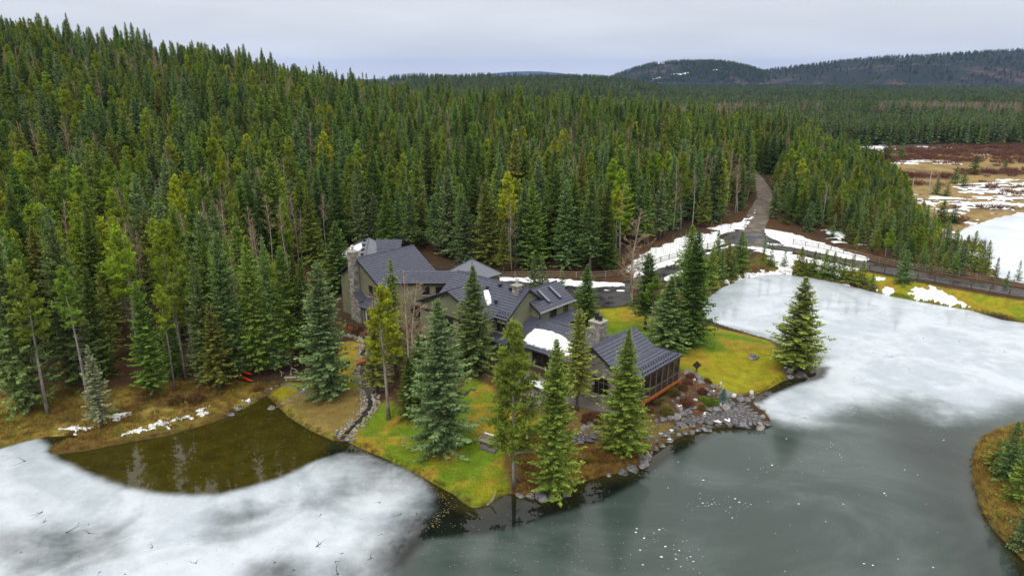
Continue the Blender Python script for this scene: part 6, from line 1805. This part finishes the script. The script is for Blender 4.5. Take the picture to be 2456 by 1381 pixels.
for x, y, w_, c, lab, v in ((400, 470, 190, OLV, 'yellow-green loose shrub beside the porch', 2), (540, 400, 130, BRN, 'brown rounded shrub behind the yellow-green one', 0), (600, 330, 130, RED, 'rusty brown shrub nearest the porch corner', 2), (800, 455, 135, RED, 'round russet clipped shrub beside the boulder row', 0), (590, 610, 190, RED, 'wide reddish twiggy shrub in the middle of the rock garden', 2),
                            (325, 720, 195, OLV, 'two-toned olive mound with a bright top by the lower wall', 0), (810, 540, 95, GRN, 'small bright green juniper left of the low green mat', 0), (930, 610, 180, GRN, 'low bright green juniper mat in the rock garden', 0), (785, 660, 110, OLV, 'brown-green ball shrub next to the bright juniper', 0), (270, 545, 70, LIM, 'lime green leafy plant by the porch foot', 2), (230, 460, 110, YEL, 'yellow leaved shrub under the porch rim', 2),
                            (170, 590, 160, BRN, 'dry tan shrub below the porch left end', 2), (90, 690, 130, BRN, 'dry brown shrub beside the shaggy spruce', 2), (640, 250, 120, RED, 'dark red shrub at the top of the rock garden', 2), (860, 300, 90, BRN, 'dry shrub between boulder row and lawn', 2), (310, 640, 90, LIM, 'bright green top growing out of the olive mound', 0), (900, 320, 60, OLV, 'small olive shrub at the lawn edge of the boulders', 0)):
    shrub(*z4(x, y), w_ / 5.525, c, lab, v)
hero('young', z4(1075, 560), z4(0, 385)[1], 15, 'frosted', 'dwarf silver-blue spruce among the terrace boulders', 2, col_=(.16, .23, .22), cat='tree')
for (px, py, w_, c, lab) in ((1465, 960, 40, RED, 'row of red-brown perennials along the stone gable foot'), (1425, 947, 34, RED, 'red-brown perennials at the left foot of the stone gable'), (1420, 1010, 50, RED, 'rusty low shrub in the bed before the gable'), (1285, 1060, 32, YEL, 'golden yellow shrub behind the bright spruce'), (1180, 1075, 22, GRN, 'small green bush growing before the lawn bench'), (1415, 1105, 26, YEL, 'yellow shrub in the dry bed near the reeds'), (865, 800, 40, RED, 'russet shrub at the head of the stream'), (905, 815, 26, BRN, 'brown shrub beside the upper stream'), (1135, 880, 40, RED, 'red-brown bed plants under the tall middle spruce'), (1590, 720, 20, BRN, 'dry bush at the yard edge under the large bare tree'), (620, 935, 24, BRN, 'dry brown bush on the left bank near the pool corner'), (470, 960, 40, BRN, 'dry brown thicket on the left bank behind the snow'), (425, 965, 36, BRN, 'brown brush left of the dry thicket on the bank')):
    shrub(px, py, w_, c, lab, 2, .7)
# leaf litter of the beds
lt = []
for poly, n in ((GARDEN, 2600), (DRYPT, 700), (DRYLAWN, 500), (LAWN[0], 380), (LAWN[1], 260)):
    P = np.array(poly); lo, hi = P.min(0), P.max(0); k = 0
    q = rf.uniform(lo, hi, (n * 3, 2)); q = q[sdf(poly, q[:, 0], q[:, 1]) > .2][:n]
    for (x, y) in q: lt.append((x, y))
mb = MB()
for (x, y) in lt:
    r_ = rr.uniform(.04, .09); z = float(T(x, y)) + .03; a0 = rr.uniform(0, 6)
    mb.poly([(x + r_ * math.cos(a0 + a), y + r_ * math.sin(a0 + a) * .7, z + rr.uniform(0, .05)) for a in (0, 1.57, 3.14, 4.71)], rr.random())
t = NT('leaf_litter'); tn = t.attr('tone'); t.principled(t.mix(t.rng(tn, 0, .7, 0, 1), (.16, .055, .022), t.mix(t.rng(tn, .7, 1, 0, 1), (.26, .13, .05), (.42, .31, .14))), .85, .15); M['litter'] = t.m
tag(mb.build('fallen_leaves', M['litter']), 'red brown fallen leaves covering the garden beds', 'leaves', kind='stuff')

# ------------------------------------------------------------------ fences
def fence(pts, label, mat='fence_wood', step=2.7, hgt=1.25, rails=3, name='rail_fence'):
    L = np.array(pts); seg = np.linalg.norm(np.diff(L, axis=0), axis=1); cum = np.r_[0, np.cumsum(seg)]; n = int(cum[-1] / step)
    P = []
    for k in range(n + 1):
        s_ = k * step; i = min(np.searchsorted(cum, s_, 'right') - 1, len(seg) - 1); f = (s_ - cum[i]) / seg[i]; q = L[i] * (1 - f) + L[i + 1] * f
        P.append(np.array((q[0], q[1], float(T(q[0], q[1])))))
    o = empty(name, tuple(P[0])); tag(o, label, 'fence')
    for p in P:
        mb = MB(); mb.box(p + np.array((0, 0, hgt / 2 - .1)), .12, .12, hgt + .2, rr.uniform(0, .3)); mb.build('post', M[mat], o)
    for a, b in zip(P[:-1], P[1:]):
        for k in range(rails):
            z = hgt * (.25 + .32 * k) + rr.uniform(-.03, .03)
            mb = MB(); mb.bar(a + UP * z, b + UP * (z + rr.uniform(-.02, .02)), .05, .095); mb.build('rail', M[mat], o)
    return o
def offset(line, d):
    L = np.array(line); out = []
    for i in range(len(L)):
        t_ = L[min(i + 1, len(L) - 1)] - L[max(i - 1, 0)]; t_ /= np.linalg.norm(t_); out.append(tuple(L[i] + np.array((-t_[1], t_[0])) * d))
    return out
fence(offset(ROAD_R, -3.6)[7:55], 'weathered rail fence on the pond side of the fenced road', 'dark_fence')
fence(offset(ROAD_R, 3.6)[9:55], 'tan rail fence on the meadow side of the fenced road')
fence(smooth_line(gp([(1198, 668), (1300, 666), (1400, 668), (1470, 664), (1520, 655), (1580, 632), (1650, 612), (1720, 590), (1768, 568)]), 5), 'brown rail fence behind the house climbing along the snow slope')

# ------------------------------------------------------------------ poles
def pole(px, py, ytop, label, lean=0.):
    p = G(px, py); h = h_to_top(p, ytop)
    o = empty('utility_pole', tuple(p)); tag(o, label, 'pole', None)
    mb = MB(); mb.tube([p - UP * .4, p + UP * h], [.17, .12], 8); mb.build('shaft', M['pale_bark'], o)
    mb = MB(); mb.tube([p + UP * h, p + UP * (h + .25)], [.05, .03], 6); mb.build('insulator', M['pale_metal'], o)
    return p + UP * (h + .2)
w0_ = pole(2186, 467, 427, 'shorter pale utility pole standing in the snow at the meadow edge')
w1_ = pole(2225, 467, 411, 'taller pale utility pole in the snowy meadow')
w2_ = pole(1885, 480, 428, 'utility pole with white transformer among the trees by the gravel road')
mb = MB(); c = w2_ + np.array((0.3, -.2, -1.4)); mb.tube([c, c + UP * .9], .28, 8); tag(mb.build('transformer', M['white_paint']), 'white transformer can hanging on the roadside pole', 'transformer')
def wire(a, b, label, sag=1.2):
    mb = MB(); mb.tube([a * (1 - f) + b * f - UP * sag * 4 * f * (1 - f) for f in np.linspace(0, 1, 13)], .025, 4); tag(mb.build('power_line', M['dark_metal']), label, 'cable')
wire(w0_, w1_, 'thin cable slung between the two meadow poles')
wire(w1_, np.array((w1_[0] + 70, w1_[1] + 25, w1_[2] - .5)), 'thin cable running right from the taller meadow pole', 2.)

# ------------------------------------------------------------------ benches, kayaks, small things
def bench(px, py, rz, label, L=1.7):
    p = G(px, py); o = empty('garden_bench', tuple(p)); tag(o, label, 'bench')
    ux = np.array((math.cos(rz), math.sin(rz), 0)); uy = np.array((-ux[1], ux[0], 0))
    for k in range(4):
        mb = MB(); mb.obox(p + uy * (-.22 + k * .15) + UP * .46, ux, uy, UP, L, .12, .05); mb.build('seat_slat', M['grey_wood'], o)
    for k in range(3):
        mb = MB(); mb.obox(p + uy * (.34 + k * .04) + UP * (.62 + k * .16), ux, uy, UP, L, .04, .12); mb.build('back_slat', M['grey_wood'], o)
    for sx in (-1, 1):
        for sy, h in ((-.22, .45), (.33, 1.02)):
            mb = MB(); mb.obox(p + ux * sx * (L / 2 - .1) + uy * sy + UP * h / 2, ux, uy, UP, .09, .09, h); mb.build('leg', M['grey_wood'], o)
        mb = MB(); mb.obox(p + ux * sx * (L / 2 - .06) + uy * .05 + UP * .68, ux, uy, UP, .10, .62, .06); mb.build('armrest', M['grey_wood'], o)
    return p, ux, uy
p, ux, uy = bench(1170, 1068, R(-32), 'weathered grey wooden bench on the lawn beside the point pine', 1.9)
mb = MB(); mb.obox(p + uy * .42 + UP * 1.03, ux, uy, UP, 1.3, .12, .07); tag(mb.build('snow', M['snow']), 'snow lying along the bench backrest', 'snow', kind='stuff')
slab('bench_pad', [(1150, 1076), (1162, 1050), (1198, 1072), (1186, 1090)], M['concrete'], .03, 'dark stone pad under the lawn bench')
def log_bench(px, py):
    p = G(px, py); o = empty('log_bench', tuple(p)); tag(o, 'grey log bench at the forest edge above the small pool lawn', 'bench')
    mb = MB(); mb.tube([p + np.array((-1.15, 0, .48)), p + np.array((0, .02, .5)), p + np.array((1.15, .05, .5))], [.14, .15, .13], 8); mb.build('seat', M['grey_wood'], o)
    mb = MB(); mb.bar(p + np.array((-.9, .02, .18)), p + np.array((.95, .05, .18)), .09); mb.build('stretcher', M['grey_wood'], o)
    for s_ in (-.95, .95):
        mb = MB(); mb.tube([p + np.array((s_, 0, 0)), p + np.array((s_, .02, .42))], .12, 7); mb.build('leg', M['grey_wood'], o)
log_bench(706, 914)
p = G(702, 900)
o = empty('driftwood_root', tuple(p)); tag(o, 'bent pale root standing behind the log bench', 'driftwood')
mb = MB(); mb.tube([p + np.array((-.25, 0, 0)), p + np.array((-.15, 0, .55)), p + np.array((-.05, 0, 1.0)), p + np.array((.45, .05, .75)), p + np.array((.8, .1, .1))], [.07, .07, .09, .07, .04], 6); mb.build('branch', M['grey_wood'], o)
mb = MB(); q = p + np.array((-1.3, -.3, 0)); mb.tube([q, q + np.array((.1, 0, .5)), q + np.array((-.2, .1, .8))], [.06, .05, .02], 6); mb.tube([q + np.array((.1, 0, .4)), q + np.array((.4, 0, .6))], [.04, .015], 5); mb.build('branch', M['grey_wood'], o)
def kayak(px, py, rz, z0, tilt, label, L=3.2):
    p = G(px, py); p[2] += z0; o = empty('kayak', tuple(p), 0); tag(o, label, 'kayak', 'orange kayaks under the trees')
    n, m_ = 17, 12; V = []
    for i in range(n):
        u = -1 + 2 * i / (n - 1); w_ = .36 * max(0, 1 - abs(u) ** 2.2) + .012; h = .17 * max(0, 1 - abs(u) ** 3) + .02; rk = .12 * u ** 4
        for j in range(m_):
            a = 6.283 * j / m_; V.append((u * L / 2, w_ * math.cos(a), rk + h * math.sin(a) * (1.0 if math.sin(a) < 0 else .62) + .2))
    F_ = [(i * m_ + j, i * m_ + (j + 1) % m_, (i + 1) * m_ + (j + 1) % m_, (i + 1) * m_ + j) for i in range(n - 1) for j in range(m_)]
    me = fast_mesh('hull', V, F_, M['kayak'], True); link('hull', me, o)
    mb = MB(); pts = [(.42 * math.cos(a) - .1, .23 * math.sin(a), .315) for a in np.linspace(0, 6.283, 17)]; mb.tube(pts, .03, 5); link('cockpit_rim', mb.mesh('cockpit_rim', M['dark_metal']), o)
    mb = MB(); mb.poly([(.40 * math.cos(a) - .1, .21 * math.sin(a), .312) for a in np.linspace(0, 6.283, 17)[:-1]]); link('cockpit', mb.mesh('cockpit', M['dark_wood']), o)
    o.rotation_euler = (tilt, 0, rz)
kayak(586, 912, R(-38), .12, R(-48), 'orange kayak in front, lying tilted against the tree trunks')
kayak(584, 902, R(-36), .42, R(-42), 'orange kayak behind, stacked against the trunks on the bank')
# driftwood at the point, table, lantern board
p = G(1178, 1214); p[2] = .02
mb = MB(); mb.tube([p + np.array((-.35, -.1, 0)), p + np.array((.1, .1, .35)), p + np.array((.45, .35, 1.15))], [.10, .085, .05], 7); tag(mb.build('driftwood', M['grey_wood']), 'grey driftwood stump leaning out of the water at the lawn point', 'driftwood')
p = G(1290, 935); o = empty('patio_table', tuple(p)); tag(o, 'pale snowy patio table in front of the low wing', 'table')
mb = MB(); mb.obox(p + UP * .78, HA, HB, UP, 1.5, 2.6, .08); mb.build('table_top', M['white_paint'], o)
for a in (-.6, .6):
    for b in (-1.1, 1.1):
        mb = MB(); mb.obox(p + HA * a + HB * b + UP * .37, HA, HB, UP, .08, .08, .74); mb.build('leg', M['dark_metal'], o)
p = G(*z4(718, 180)); o = empty('garden_lantern', tuple(p)); tag(o, 'dark diamond shaped board on a post at the top of the rock garden', 'garden sign')
mb = MB(); mb.bar(p, p + UP * .6, .08); mb.build('post', M['dark_wood'], o)
mb = MB(); mb.obox(p + UP * .95, unit(np.array((.7, .1, .7))), np.array((.1, -1., .05)), unit(np.array((-.7, -.0, .7))), .78, .10, .78); mb.build('board', M['dark_wood'], o)
o = empty('sunken_branch', (0, 0, 0)); 
bpy.data.objects.remove(o)
# twigs of a low dead thicket in the snow slope
for k in range(46):
    px = 1545 + 215 * rr.random(); py = 640 - (px - 1520) * .36 + rr.uniform(-14, 16); p = G(px, py); h = rr.uniform(1.2, 3.2)
    mb = MB(); mb.tube([p, p + np.array((rr.gauss(0, .1), 0, h * .5)), p + np.array((rr.gauss(0, .2), 0, h))], [.035, .025, .01], 4, cap=False)
    for q in range(3):
        zq = h * rr.uniform(.4, .9); a = rr.uniform(0, 6.28); mb.tube([p + UP * zq, p + UP * (zq + .3) + np.array((math.cos(a), math.sin(a), 0)) * .35], [.014, .005], 3, cap=False)
    tag(mb.build('sapling', M['brown_twig']), 'thin leafless sapling standing in the snow slope by the driveway', 'sapling', 'bare saplings in the snow slope')

# ------------------------------------------------------------------ air
t = NT('haze')
pv = t.new('ShaderNodeVolumePrincipled'); pv.inputs['Color'].default_value = (.34, .52, 1.0, 1); pv.inputs['Density'].default_value = 4.6e-5; pv.inputs['Anisotropy'].default_value = .0
t.l.new(pv.outputs[0], t.out.inputs['Volume'])
mb = MB(); mb.prism([(-17500, -300, -6), (17500, -300, -6), (17500, 18000, -6), (-17500, 18000, -6)], (0, 0, 420)); tag(mb.build('haze', t.m), 'thin blue air softening the far hills', 'haze', kind='stuff')
